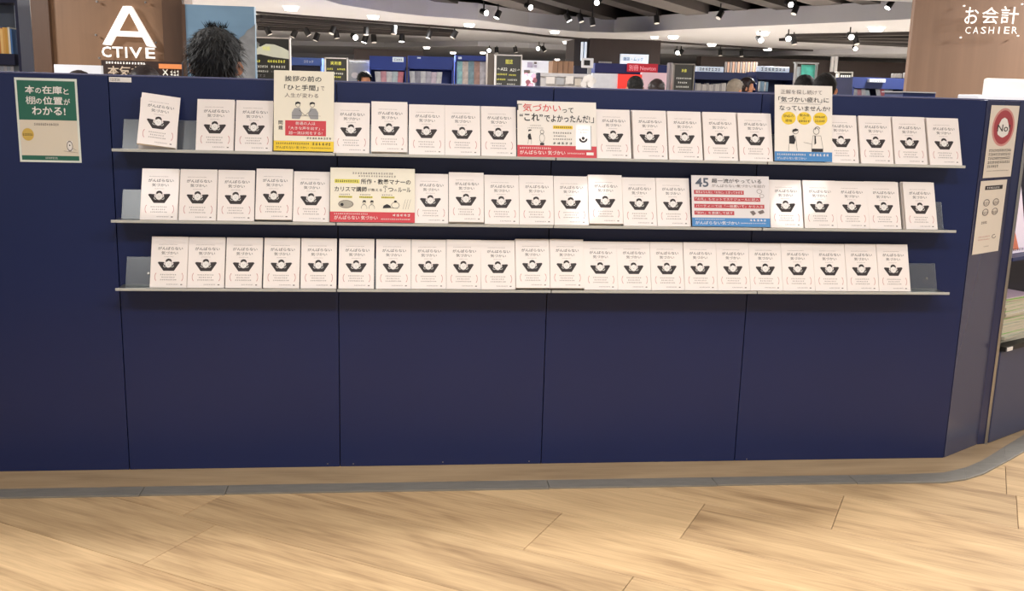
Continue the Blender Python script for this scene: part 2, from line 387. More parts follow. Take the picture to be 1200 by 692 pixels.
# shelf label sticker
st = aty(141, 93.5, 0); sg = thing('label_sticker', 'tiny white sticker at top of the partition beside the left seam', 'sticker', (st.x, 0, st.z-.008))
sh = Sheet(.076, .017, .0012); sh.box(-.038, -.0012, 0, .038, -.0002, .017, WHITE); sh.obj('sheet', sg)
sh = Sheet(.076, .017, .0014); sh.micro(.06, .2, .5, .8, 8, INK, 0, 3); sh.obj('print', sg)

# next shelving bay on the right
bay = thing('magazine_bay', 'navy shelving bay with magazines, at the right edge of the photo', 'shelf', (2.56, .16, 0), (0, 0, math.radians(31)))
boxo('cabinet', 0, 0, .004, 1.0, .4, .42, mat('navy_cabinet_sheen', (56, 62, 92), .35), bay, .006)  # navy lightened so the base colour carries the face's reflection
q = MB(); q.box(0, -.02, .425, 1.0, .35, .445, BLACK); q.obj('shelf', bay)
boxo('shelf', .0, .0, .815, 1.0, .35, .83, NAVYS, bay)
boxo('back_panel', 0, .35, .446, 1.0, .4, H, NAVYD, bay)
boxo('side_panel', -.012, .02, .004, .0, .4, H, NAVY, bay)
boxo('top_panel', -.012, .0, H-.02, 1.0, .4, H-.002, NAVY, bay)
pt = boxo('price_tag', .01, -.024, .426, .055, -.0205, .442, WHITE, bay)
KX = Matrix.Rotation(math.radians(31), 4, 'Z')
def bayp(x, y, z): v = KX @ Vector((x, y, 0)); return (2.56+v.x, .16+v.y, z)
mc = [(206, 214, 180), (214, 208, 190), (150, 205, 110), (226, 222, 214), (190, 196, 178), (222, 214, 196)]
zz = .4455
for i in range(16):
    col = (150, 206, 96) if i == 14 else (232, 205, 224) if i == 15 else random.choice(mc)
    th = .010 + .006*random.random() if i < 14 else .006
    nm = ['lowest', 'second lowest', 'third', 'fourth', 'fifth', 'sixth', 'seventh', 'eighth', 'ninth', 'tenth', 'eleventh', 'twelfth', 'thirteenth', 'fourteenth', 'bright green', 'pink-edged topmost'][i]
    t = thing('magazine', f'{nm} magazine from the bottom of the stack in the right bay' if i < 14 else f'{nm} magazine on the stack in the right bay', 'magazine',
              bayp(.17+random.uniform(-.008, .008), .13+random.uniform(-.006, .006), zz), (0, 0, math.radians(31)+random.uniform(-.06, .06)), 'magazines stacked in the right bay')
    mm = mat('mag%d' % i, col, .4)
    boxo('cover', -.13, -.105, th-.0014, .13, .105, th, mm, t); boxo('pages', -.129, -.104, .0, .129, .104, th-.0016, mat('magazine_pages', (206, 200, 180), .8, noise=.1, nscale=300), t)
    zz += th+.0004
# standing magazine
t = thing('magazine', 'magazine with orange and lilac cover standing in the upper right bay', 'magazine', bayp(.128, .06, .8315), (math.radians(-12), 0, math.radians(31)))
boxo('cover', -.115, 0, 0, .115, .006, .29, mat('mag_white', (240, 226, 240), .3, emit=.25), t)
sh = Sheet(.23, .29, .001); sh.poly([(.1, .95), (.05, .6), (.3, .45), (.55, .5), (.7, .95)], mat('mag_orange', (240, 130, 90), .4)); sh.disc(.36, .3, .2, .16, mat('mag_lilac', (205, 150, 215), .4)); sh.text('8', .3, .08, .75, .2, mat('mag_lilac2', (190, 110, 200), .4)); sh.micro(.05, .93, .9, .97, 12, INK); sh.obj('print', t)

# ------------------------------------------------------------------ paper notices
def sheet_thing(name, label, cat, loc, rot, w, h, m, th=.0008):
    t = thing(name, label, cat, loc, rot); boxo('sheet', -w/2, -th, 0, w/2, 0, h, m, t); return t
# green poster with the search notice
a = aty(15, 90, 0); b = aty(90, 92, 0); c = aty(24, 190, 0); d = aty(97, 190, 0)
W_ = .210; H_ = .293
t = sheet_thing('notice_poster', 'green and beige notice poster on the left end of the navy partition', 'poster', ((a.x+b.x+c.x+d.x)/4, -.0005, (c.z+d.z)/2), (0, 0, 0), W_, H_, mat('poster_edge', (226, 232, 224), .3))
s = Sheet(W_, H_, .0011); s.rect(.035, .03, .965, .495, GREEN); s.rect(.035, .495, .965, .92, BEIGE); s.rect(.035, .92, .965, .975, GREEN)
s.obj('colour_field', t)
s = Sheet(W_, H_, .0014)
s.text('本', .16, .09, .315, .185, WHITE, 1, .02); s.text('の', .325, .115, .42, .18, WHITE, 1, .015); s.text('在庫', .435, .09, .755, .185, WHITE, 1, .02); s.text('と', .775, .115, .86, .185, WHITE, 1, .015)
s.text('棚', .16, .215, .315, .31, WHITE, 1, .004, 4); s.text('の', .325, .24, .42, .305, WHITE, 1, .015); s.text('位置', .435, .215, .755, .31, WHITE, 1, .02); s.text('が', .77, .235, .875, .31, WHITE, 1, .015)
s.text('わかる!', .25, .335, .79, .435, WHITE, 1, .02)
s.obj('heading', t)
s = Sheet(W_, H_, .0014); s.micro(.27, .53, .68, .56, 12, INKG, 1, 5); s.disc(.16, .67, .095, .075, GOLD, 1); s.micro(.08, .655, .24, .685, 6, INK, 2, 6)
s.rect(.78, .74, .87, .86, WHITE, 1); s.arc(.825, .8, .05, .065, 0, 360, .2, INKG, 2); s.disc(.825, .79, .012, .01, INK, 3, 8); s.line(.86, .82, .93, .85, .001, INKG, 2); s.line(.72, .86, .95, .88, .001, INKG, 2)
s.micro(.42, .935, .62, .96, 9, WHITE, 1, 8); s.obj('small_print', t)
# two notices on the angled end panel
dirp = (B-A).normalized(); thp = math.atan2(dirp.y, dirp.x)
def on_end(px, py):
    # ray against end panel plane
    n = Vector((dirp.y, -dirp.x, 0)); dd = fw + rt*((px-600)/F) - up*((py-346)/F); P0 = Vector((A.x, A.y, 0))
    return CP + dd*((P0-CP).dot(n)/dd.dot(n))
def end_notice(label, quad, name='notice_sheet'):
    q4 = [on_end(*p) for p in quad]; cx = sum((p-Vector((A.x, A.y, 0))).dot(Vector((dirp.x, dirp.y, 0))) for p in q4)/4
    w_ = ((q4[1]-q4[0]).xy.length+(q4[2]-q4[3]).xy.length)/2; zt = (q4[0].z+q4[1].z)/2; zb = (q4[2].z+q4[3].z)/2
    base2 = A+dirp*cx; n = Vector((dirp.y, -dirp.x))*.0025
    return sheet_thing(name, label, 'notice', (base2.x+n.x, base2.y+n.y, zb), (0, 0, thp), w_, zt-zb, mat('notice_paper', (232, 222, 208), .45)), w_, zt-zb
t, w_, h_ = end_notice('white notice with red ring emblem, upper of two on the angled panel', ((1161, 123), (1193.5, 124), (1184, 206), (1151, 209)))
s = Sheet(w_, h_, .0011); s.disc(.5, .30, .40, .265, mat('ring_pink', (214, 150, 142), .5), 0, 32); s.disc(.5, .30, .34, .235, mat('ring_red', (168, 52, 62), .5), 1, 32)
s.poly([(.40, .19), (.5, .165), (.60, .19), (.66, .25), (.72, .33), (.68, .40), (.58, .43), (.5, .445), (.42, .43), (.32, .40), (.28, .33), (.34, .25)], WHITE, 2); s.text('No!', .28, .26, .74, .36, INK, 3, .01); s.obj('emblem', t)
s = Sheet(w_, h_, .0011)
for i in range(5): s.micro(.1, .60+i*.055, .9 if i < 4 else .5, .64+i*.055, 13 if i < 4 else 6, INK, 1, 30+i)
s.micro(.1, .90, .9, .912, 14, INKG, 1, 44); s.obj('small_print', t)
t, w_, h_ = end_notice('cream notice with a dark title bar, lower of two on the angled panel', ((1149, 212), (1180, 210), (1168, 294), (1138, 298)))
s = Sheet(w_, h_, .0011); s.rect(.18, .07, .85, .125, INK, 1); s.micro(.25, .085, .75, .112, 8, WHITE, 2, 51)
for i in range(3):
    s.arc(.3, .3+i*.13, .12, .05, 0, 360, .2, INKG, 1, 10) if i < 2 else None; s.micro(.2, .29+i*.13, .42, .33+i*.13, 4, INKG, 1, 60+i)
    if i < 2: s.arc(.66, .3+i*.13, .12, .05, 0, 360, .2, INKG, 1, 10); s.micro(.56, .29+i*.13, .78, .33+i*.13, 4, INKG, 1, 70+i)
s.micro(.15, .76, .6, .775, 10, INKR, 1, 81); s.micro(.15, .80, .6, .815, 10, INKR, 1, 82); s.arc(.75, .78, .08, .03, 0, 300, .3, INKG, 1); s.micro(.4, .90, .6, .915, 5, INKG, 1, 83); s.obj('small_print', t)

# ------------------------------------------------------------------ acrylic ledges
ZL = [1.2302-.006, .9807-.006, .7352-.006]
LX = [(131, 1131), (130, 1120), (135, 1112)]
LY = [176, 258, 337]
TILT = math.radians(21)
rown = ['top', 'middle', 'bottom']
rungs = []
for r_ in range(3):
    xl = aty(LX[r_][0], LY[r_], -.1).x; xr = aty(LX[r_][1], LY[r_]+(16, 11, 6)[r_], -.1).x
    xb = [xl, -.2434, .5519, 1.3528, xr]
    rungs.append((xl, xr))
    for k in range(4):
        a, b = xb[k]+.002, xb[k+1]-.002; L = b-a
        t = thing('book_ledge', ['leftmost', 'second', 'third', 'rightmost'][k]+f' clear acrylic ledge section of the {rown[r_]} book row', 'ledge', ((a+b)/2, 0, ZL[r_]), group='acrylic ledges')
        boxo('base_plate', -L/2, -.105, -.004, L/2, -.001, 0, ACR, t, .0008)
        boxo('front_lip', -L/2, -.109, -.004, L/2, -.105, .006, ACRE, t, .0008)
        q = MB(); T = Matrix.Translation((0, -.052, .0)) @ Matrix.Rotation(-TILT, 4, 'X')
        q.box(-L/2+.02, 0, .002, L/2-.02, .0025, .112, ACR, T); q.obj('back_plate', t, .0006)
        for sx in (-L/2+.1, L/2-.06):
            q = MB(); q.tube(T @ Vector((sx, 0, .05)), T @ Vector((sx, -.003, .05)), .005, .004, STEEL, 10); q.obj('screw', t)

# ------------------------------------------------------------------ books
BW, BH, BT = .1290, .188, .013
def make_book():
    t = thing('paperback_book', '', 'book'); kids = []
    q = MB(); q.box(-BW/2, 0, 0, BW/2, .0012, BH, COVER); q.box(-BW/2, BT-.0012, 0, BW/2, BT, BH, COVER); q.box(-BW/2, .0012, 0, -BW/2+.0012, BT-.0012, BH, COVER); kids.append(q.obj('cover', t))
    kids.append(boxo('page_block', -BW/2+.0013, .0013, .001, BW/2-.002, BT-.0013, BH-.001, PAGES, t))
    s = Sheet(BW, BH, .0003); s.text('がんばらない', .18, .20, .86, .262, INK, 0, .008, 2); s.text('気づかい', .28, .29, .73, .352, INK, 0, .004, 3); kids.append(s.obj('title', t))
    s = Sheet(BW, BH, .0003)
    s.poly([(.19, .515), (.215, .495), (.35, .50), (.375, .515), (.35, .53), (.38, .565), (.49, .62), (.49, .672), (.35, .672)], INK, 0)
    s.poly([(.79, .51), (.765, .49), (.62, .497), (.60, .512), (.625, .53), (.59, .565), (.49, .62), (.49, .672), (.64, .672)], INK, 0)
    s.disc(.487, .54, .10, .078, WHITE, 1, 16); s.arc(.487, .54, .10, .078, 0, 360, .09, INKG, 2, 14)
    s.poly([(.40, .485), (.42, .45), (.48, .432), (.54, .44), (.575, .475), (.57, .505), (.53, .485), (.48, .475), (.43, .50)], INK, 2)
    s.line(.45, .535, .47, .535, .0008, INK, 2); s.line(.51, .535, .53, .535, .0008, INK, 2); s.line(.47, .56, .51, .56, .0008, INK, 2)
    s.arc(.39, .575, .045, .03, 30, 200, .25, WHITE, 2, 6); s.arc(.585, .575, .045, .03, -20, 150, .25, WHITE, 2, 6)
    kids.append(s.obj('drawing', t))
    s = Sheet(BW, BH, .0003); s.arc(.20, .79, .08, .095, 120, 240, .16, INKR, 0, 8); s.arc(.82, .79, .08, .095, -60, 60, .16, INKR, 0, 8); kids.append(s.obj('bracket_print', t))
    s = Sheet(BW, BH, .0003); s.micro(.2, .148, .72, .16, 18, INKG, 0, 1); s.micro(.36, .388, .62, .40, 9, INKG, 0, 2)
    s.micro(.27, .735, .72, .758, 9, INKG, 0, 3); s.micro(.31, .785, .68, .808, 7, INKG, 0, 4); s.micro(.27, .835, .73, .858, 9, INKG, 0, 5); s.micro(.45, .925, .78, .945, 9, INKG, 0, 6); s.rect(.83, .93, .88, .95, INKG, 0)
    kids.append(s.obj('small_print', t))
    KIDS[t.name] = kids
    return t
proto = make_book(); first = [True]
def put_book(x, r_, label, dy=0, dz=0, rz=0, ry=0, tilt=TILT, group=None, pale=False):
    o = proto if first[0] else copy_tree(proto); first[0] = False
    o['label'] = label; o['group'] = group
    o.location = (x, -.094+dy, ZL[r_]+.006+dz)
    o.rotation_mode = 'YXZ'
    o.rotation_euler = (-tilt, ry, rz)
    return o
ordn = ['first', 'second', 'third', 'fourth', 'fifth', 'sixth', 'seventh', 'eighth', 'ninth', 'tenth', 'eleventh', 'twelfth', 'thirteenth', 'fourteenth', 'fifteenth', 'sixteenth', 'seventeenth', 'eighteenth', 'nineteenth', 'twentieth', 'twenty-first', 'twenty-second']
rows = [
 [158, 229, 275, 390, 435, 479, 521, 564, 700, 743, 784.5, 826, 867.5, 969, 1010, 1050, 1091],
 [163.5, 209, 254, 299, 343, 484, 526, 568, 609, 650, 690, 731, 771, 904, 944, 982, 1020, 1063],
 [175, 219, 263.5, 308, 352, 396.5, 440.5, 481, 521, 561, 602, 642.5, 681.5, 721, 760.5, 800, 839, 878, 916, 954, 991.5, 1029]]
raised = {(0, 4), (1, 6), (1, 10), (2, 10), (2, 11), (1, 3)}
pys = [(176, 190), (257, 265), (335, 339)]
for r_ in range(3):
    g = f'paperbacks on the {rown[r_]} ledge'; prev = -9
    for i, px in enumerate(rows[r_]):
        py = pys[r_][0]+(pys[r_][1]-pys[r_][0])*(px-130)/1000
        x = aty(px, py, -.097).x+BW/2
        x = max(x, prev+BW+.0012); prev = x
        lab = f'white paperback facing out, {ordn[i]} from the left on the {rown[r_]} ledge'
        dz = 0; dy = random.uniform(-.0006, 0); rz = random.uniform(-.012, .012); ry = 0; tl = TILT+random.uniform(-.012, .012); x += .012 if (r_, i) == (0, 0) else 0
        if (r_, i) in raised: dz = .007; dy = -.004; lab = f'slightly raised white paperback, {ordn[i]} from the left on the {rown[r_]} ledge'
        if (r_, i) == (0, 0): ry = math.radians(8); dz = .013; rz = math.radians(15); tl = math.radians(22); dy = -.014; lab = 'white paperback standing crooked at the left end of the top ledge'
        if i == len(rows[r_])-1: lab = f'white paperback at the right end of the {rown[r_]} ledge'
        put_book(x, r_, lab, dy, dz, rz, ry, tl, g)
        if (r_, i) == (0, 0): put_book(x-.006, 0, 'white paperback half hidden behind the crooked one, left end of the top ledge', .019, 0, 0, 0, TILT, g)
        # copies standing behind, seen where the pile is proud or its side is open
        if (r_, i) in {(0, 4), (0, 15), (0, 16), (1, 6), (1, 10), (1, 17), (2, 10), (2, 11), (1, 16), (0, 9), (0, 12)}:
            put_book(x+(.002 if i < 9 else -.0015), r_, f'white paperback behind the {ordn[i]} one from the left on the {rown[r_]} ledge', .0155 if i or r_ else .03, 0, rz if i else 0, 0, tl if i else TILT, g)

# ------------------------------------------------------------------ display cards
def card(name, label, pxl, pxr, pyt, pyb, tilt, m, r_, dy=-.004):
    a = aty(pxl, pyb, -.107); b = aty(pxr, pyb, -.107); W = b.x-a.x
    k = aty((pxl+pxr)/2, pyb, -.107)
    tz = aty((pxl+pxr)/2, pyt, -.107+(k.z-k.z)); hh = tz.z-k.z
    h = hh/math.cos(tilt)*1.0
    # top leans back: solve length so that the top projects to pyt
    for _ in range(6):
        Yt = -.107+h*math.sin(tilt); zt = aty((pxl+pxr)/2, pyt, Yt).z; h = (zt-k.z)/math.cos(tilt)
    t = thing(name, label, 'display card', ((a.x+b.x)/2, -.1045, max(k.z, ZL[r_]+.001)), (-tilt, 0, 0))
    boxo('card', -W/2, 0, 0, W/2, .0012, h, m, t)
    return t, W, h
INKB = mat('ink_black', (30, 26, 28), .6)
# A: cream portrait card, top row
t, W, h = card('display_card', 'tall cream card with a yellow foot band among the top row books', 320.5, 391, 83, 177, math.radians(12), CREAM, 0)
s = Sheet(W, h, .0004); s.rect(0, .875, 1, 1, YEL); s.rect(.19, .62, .87, .81, RED); s.obj('colour_field', t)
s = Sheet(W, h, .0007); s.text('挨拶の前の', .18, .065, .79, .135, INKB, 1, .008); s.text('「ひと手間」', .17, .175, .74, .245, INKB, 1, .01); s.text('で', .78, .185, .84, .24, INKG); s.text('人生が変わる', .18, .28, .74, .335, INKG)
s.text('問', .08, .625, .15, .675, INKB, 1, .005); s.text('題', .08, .69, .15, .74, INKB, 1, .005)
s.text('普通の人は', .36, .635, .69, .675, WHITE); s.text('「大きな声を出す」。', .25, .695, .83, .735, WHITE); s.text('超一流は何をする?', .25, .755, .81, .795, WHITE)
s.micro(.55, .825, .97, .85, 9, INK, 1, 90); s.micro(.04, .895, .60, .92, 16, INK, 1, 91); s.micro(.64, .89, .97, .925, 6, INKB, 1, 92); s.text('がんばらない 気づかい', .04, .94, .58, .975, INKB); s.micro(.62, .95, .96, .965, 14, INK, 1, 93); s.obj('lettering', t)
s = Sheet(W, h, .0007)
for u, sgn in ((.40, 1), (.64, -1)):
    s.disc(u, .425, .038, .028, CREAM, 1); s.arc(u, .425, .04, .03, 0, 360, .15, INK, 2); s.poly([(u-.045, .425), (u-.04, .395), (u, .385), (u+.04, .395), (u+.045, .415), (u+.0, .41)], INKB, 3)
    s.poly([(u-.06*sgn, .47), (u+.03*sgn, .46), (u+.07*sgn, .54), (u+.03*sgn, .60), (u-.10*sgn, .60), (u-.1*sgn, .52)], GREY, 1); s.line(u+.02*sgn, .49, u+.12*sgn, .555, .0012, INK, 2)
s.line(.30, .56, .78, .56, .0008, INK, 2); s.obj('drawing', t)
# B: landscape card, top row
t, W, h = card('display_card', 'wide white card with red heading and red foot band, top row middle', 606.5, 699.5, 119, 184.5, math.radians(17), CARD, 0)
s = Sheet(W, h, .0004); s.rect(0, .79, 1, 1, RED); s.rect(.45, .43, .7, .49, YEL); s.obj('colour_field', t)
s = Sheet(W, h, .0007); s.text('「', .0, .06, .06, .17, INKB); s.text('気づかい', .07, .05, .55, .19, REDB, 1, .004, 6); s.text('って', .57, .11, .71, .2, INKB, 1, .01)
s.text('“これ”', .03, .22, .32, .36, INKB, 1, .02); s.text('でよかったんだ!', .34, .24, .92, .37, INKB, 1, .015); s.text('」', .93, .27, .97, .37, INKB)
s.micro(.46, .445, .69, .475, 9, INK, 2, 101); s.micro(.45, .545, .69, .575, 8, INK, 1, 102); s.micro(.46, .605, .62, .63, 6, INK, 1, 103); s.micro(.45, .66, .70, .685, 9, INK, 1, 104); s.micro(.45, .725, .71, .765, 5, INKB, 1, 105)
s.micro(.16, .43, .30, .445, 8, INKG, 1, 106); s.micro(.13, .475, .33, .49, 11, INKG, 1, 107)
s.micro(.03, .825, .43, .855, 16, WHITE, 1, 108); s.text('がんばらない 気づかい', .03, .88, .60, .955, WHITE, 1, .005); s.micro(.63, .91, .85, .935, 12, WHITE, 1, 109); s.rect(.87, .9, .96, .95, WHITE, 1); s.obj('lettering', t)
s = Sheet(W, h, .0007)
s.disc(.155, .545, .018, .03, CARD, 1); s.poly([(.135, .55), (.14, .515), (.17, .51), (.18, .53), (.15, .54)], INKB, 2); s.poly([(.14, .59), (.165, .585), (.18, .69), (.14, .69), (.13, .64)], INKB, 1); s.line(.14, .69, .13, .77, .0009, INK, 1); s.line(.175, .69, .175, .77, .0009, INK, 1)
s.arc(.31, .55, .025, .04, 0, 360, .2, INK, 1); s.arc(.31, .66, .035, .08, 0, 360, .1, INK, 1); s.rect(.285, .745, .335, .785, INKB, 1)
s.rect(.74, .42, .935, .86, GREY, 1); s.rect(.735, .41, .925, .85, COVER, 2); s.text('がんばらない', .77, .48, .9, .51, INKG, 3); s.text('気づかい', .79, .53, .88, .56, INKG, 3); s.arc(.83, .655, .055, .075, 0, 180, .45, INKB, 3); s.disc(.83, .65, .02, .03, INKB, 3, 10); s.obj('drawing', t)
# C: portrait card with blue foot, top row right
t, W, h = card('display_card', 'tall white card with three yellow circles and blue foot band, top row', 908, 975.5, 100, 189, math.radians(12), CARD, 0)
s = Sheet(W, h, .0004); s.rect(0, .875, 1, 1, BLUE)
for u in (.24, .51, .79): s.disc(u, .435, .125, .085, YEL, 0)
s.obj('colour_field', t)
s = Sheet(W, h, .0007); s.text('正解を探し続けて', .1, .06, .82, .12, INKG); s.text('「気づかい疲れ」', .06, .155, .82, .225, INKB, 1, .008); s.text('に', .85, .16, .94, .22, INKB, 1, .008); s.text('なっていませんか?', .08, .27, .96, .335, INKB, 1, .008); s.line(.08, .24, .8, .245, .0008, INK, 1)
s.text('SNSの', .15, .39, .33, .425, INK); s.text('返信', .18, .45, .30, .485, INK); s.text('飲み会', .43, .375, .60, .41, INK); s.text('の', .49, .42, .53, .445, INK); s.micro(.42, .455, .61, .485, 5, INK, 1, 111); s.micro(.70, .395, .88, .425, 5, INK, 1, 112); s.micro(.70, .45, .88, .48, 5, INK, 1, 113)
s.micro(.04, .9, .55, .925, 14, WHITE, 1, 114); s.micro(.60, .895, .96, .93, 6, WHITE, 1, 115); s.text('がんばらない気づかい', .04, .945, .55, .98, WHITE); s.obj('lettering', t)
s = Sheet(W, h, .0007)
s.arc(.36, .61, .05, .035, 0, 360, .15, INK, 1); s.poly([(.30, .62), (.31, .585), (.36, .57), (.41, .585), (.4, .60), (.34, .61)], INKB, 2); s.poly([(.25, .67), (.33, .655), (.36, .72), (.34, .775), (.25, .77)], INKB, 1); s.line(.36, .67, .39, .86, .0012, INK, 1); s.line(.25, .77, .24, .87, .001, INK, 1)
s.arc(.72, .6, .055, .045, 0, 360, .14, INK, 1); s.arc(.74, .57, .045, .03, 150, 360, .2, INK, 2); s.line(.66, .66, .64, .83, .001, INK, 1); s.line(.80, .66, .84, .83, .001, INK, 1); s.line(.66, .66, .80, .66, .001, INK, 1); s.line(.5, .75, .64, .77, .001, INK, 1); s.poly([(.69, .66), (.71, .66), (.72, .76), (.69, .78)], INKB, 1); s.rect(.64, .83, .84, .872, INKB, 1); s.obj('drawing', t)
# D: landscape card, middle row left
t, W, h = card('display_card', 'wide cream card with highlighted heading and red foot band, middle row', 386.5, 486, 197, 260.5, math.radians(17), CREAM, 1)
s = Sheet(W, h, .0004); s.rect(0, .81, 1, 1, RED); s.rect(.05, .21, .345, .285, YELL)
for u in (.10, .34, .60): s.rect(u, .52, u+.16, .555, YELL)
s.obj('colour_field', t)
s = Sheet(W, h, .0007); s.micro(.26, .08, .75, .115, 16, INKG, 1, 121); s.micro(.33, .135, .78, .165, 15, INKG, 1, 122); s.micro(.06, .225, .335, .27, 11, INK, 1, 123)
s.text('所作・教養マナーの', .36, .20, .95, .30, INKB, 1, .012); s.text('カリスマ講師', .05, .345, .43, .44, INKB, 1, .012); s.text('が教える', .44, .375, .61, .43, INKB); s.text('“3”', .625, .32, .67, .44, INKB); s.text('つ', .68, .36, .745, .43, INKB, 1, .01); s.text('の', .755, .385, .785, .425, INKB); s.text('ルール', .80, .35, .95, .435, INKB, 1, .01)
for u in (.11, .35, .61): s.micro(u, .48, u+.13, .505, 6, INKG, 1, 130+int(u*10)); s.micro(u-.005, .525, u+.15, .55, 9, INK, 2, 140+int(u*10))
s.micro(.05, .835, .45, .86, 18, WHITE, 1, 151); s.text('がんばらない 気づかい', .05, .88, .56, .955, WHITE, 1, .005); s.micro(.74, .84, .96, .885, 5, WHITE, 1, 152); s.micro(.60, .925, .95, .95, 20, WHITE, 1, 153); s.obj('lettering', t)
s = Sheet(W, h, .0007); s.disc(.185, .67, .09, .075, mat('sketch_grey', (176, 170, 156), .6), 1); s.arc(.185, .67, .09, .075, 0, 360, .1, INKG, 2); s.disc(.14, .68, .02, .03, INKB, 3, 10)
for u in (.40, .49): s.arc(u, .63, .02, .03, 0, 360, .2, INK, 1); s.poly([(u-.02, .63), (u-.01, .595), (u+.02, .60), (u+.02, .63)], INKB, 2); s.arc(u, .74, .035, .07, 170, 370, .1, INK, 1)
s.poly([(.62, .74), (.63, .69), (.67, .66), (.71, .69), (.72, .73)], INKB, 1); s.arc(.77, .68, .05, .06, 0, 360, .1, INK, 1); s.disc(.77, .61, .018, .02, INKB, 2, 8); s.line(.72, .73, .8, .74, .001, INK, 1)
for k in range(3): s.line(.86+.03*k, .75, .89+.03*k, .57, .0009, INKG, 1)
s.obj('drawing', t)
# E: landscape card, middle row right
t, W, h = card('display_card', 'wide card with four red text bars and blue foot band, middle row', 811.5, 903, 206, 265.5, math.radians(17), mat('card_lilac_white', (226, 220, 220), .5), 1)
s = Sheet(W, h, .0004); s.rect(0, .83, 1, 1, BLUE)
for k, u1 in enumerate((.67, .88, .93, .54)): s.rect(.03, .29+.135*k, u1, .37+.135*k, mat('bar_red', (186, 58, 66), .5))
s.obj('colour_field', t)
s = Sheet(W, h, .0007); s.text('45', .05, .05, .22, .23, mat('ink_slate', (84, 92, 108), .6), 1, .02); s.text('超一流がやっている', .26, .06, .90, .145, INKB, 1, .008); s.text('がんばらない気づかいを紹介', .26, .17, .95, .23, INKG)
s.text('相手よりも先に「お先に」と言ってみせる', .05, .305, .65, .355, WHITE); s.text('「お礼」もセットでスケジュールに記入', .05, .44, .86, .49, WHITE); s.text('パーティーでは「一拍置いて」から入る', .05, .575, .91, .625, WHITE); s.text('「別れ」を意識して話す', .05, .71, .52, .76, WHITE)
s.micro(.04, .85, .42, .87, 16, WHITE, 1, 161); s.text('がんばらない気づかい', .04, .895, .60, .965, WHITE, 1, .005); s.micro(.74, .85, .96, .89, 5, WHITE, 1, 162); s.micro(.62, .92, .95, .94, 18, WHITE, 1, 163); s.obj('lettering', t)
s = Sheet(W, h, .0007); s.arc(.87, .30, .035, .045, 0, 360, .15, INKG, 1); s.arc(.90, .39, .03, .04, 0, 360, .15, INKG, 1); s.poly([(.74, .70), (.79, .68), (.82, .74), (.78, .78)], INKG, 1); s.poly([(.84, .70), (.91, .66), (.93, .72), (.87, .75)], INKG, 1); s.obj('drawing', t)

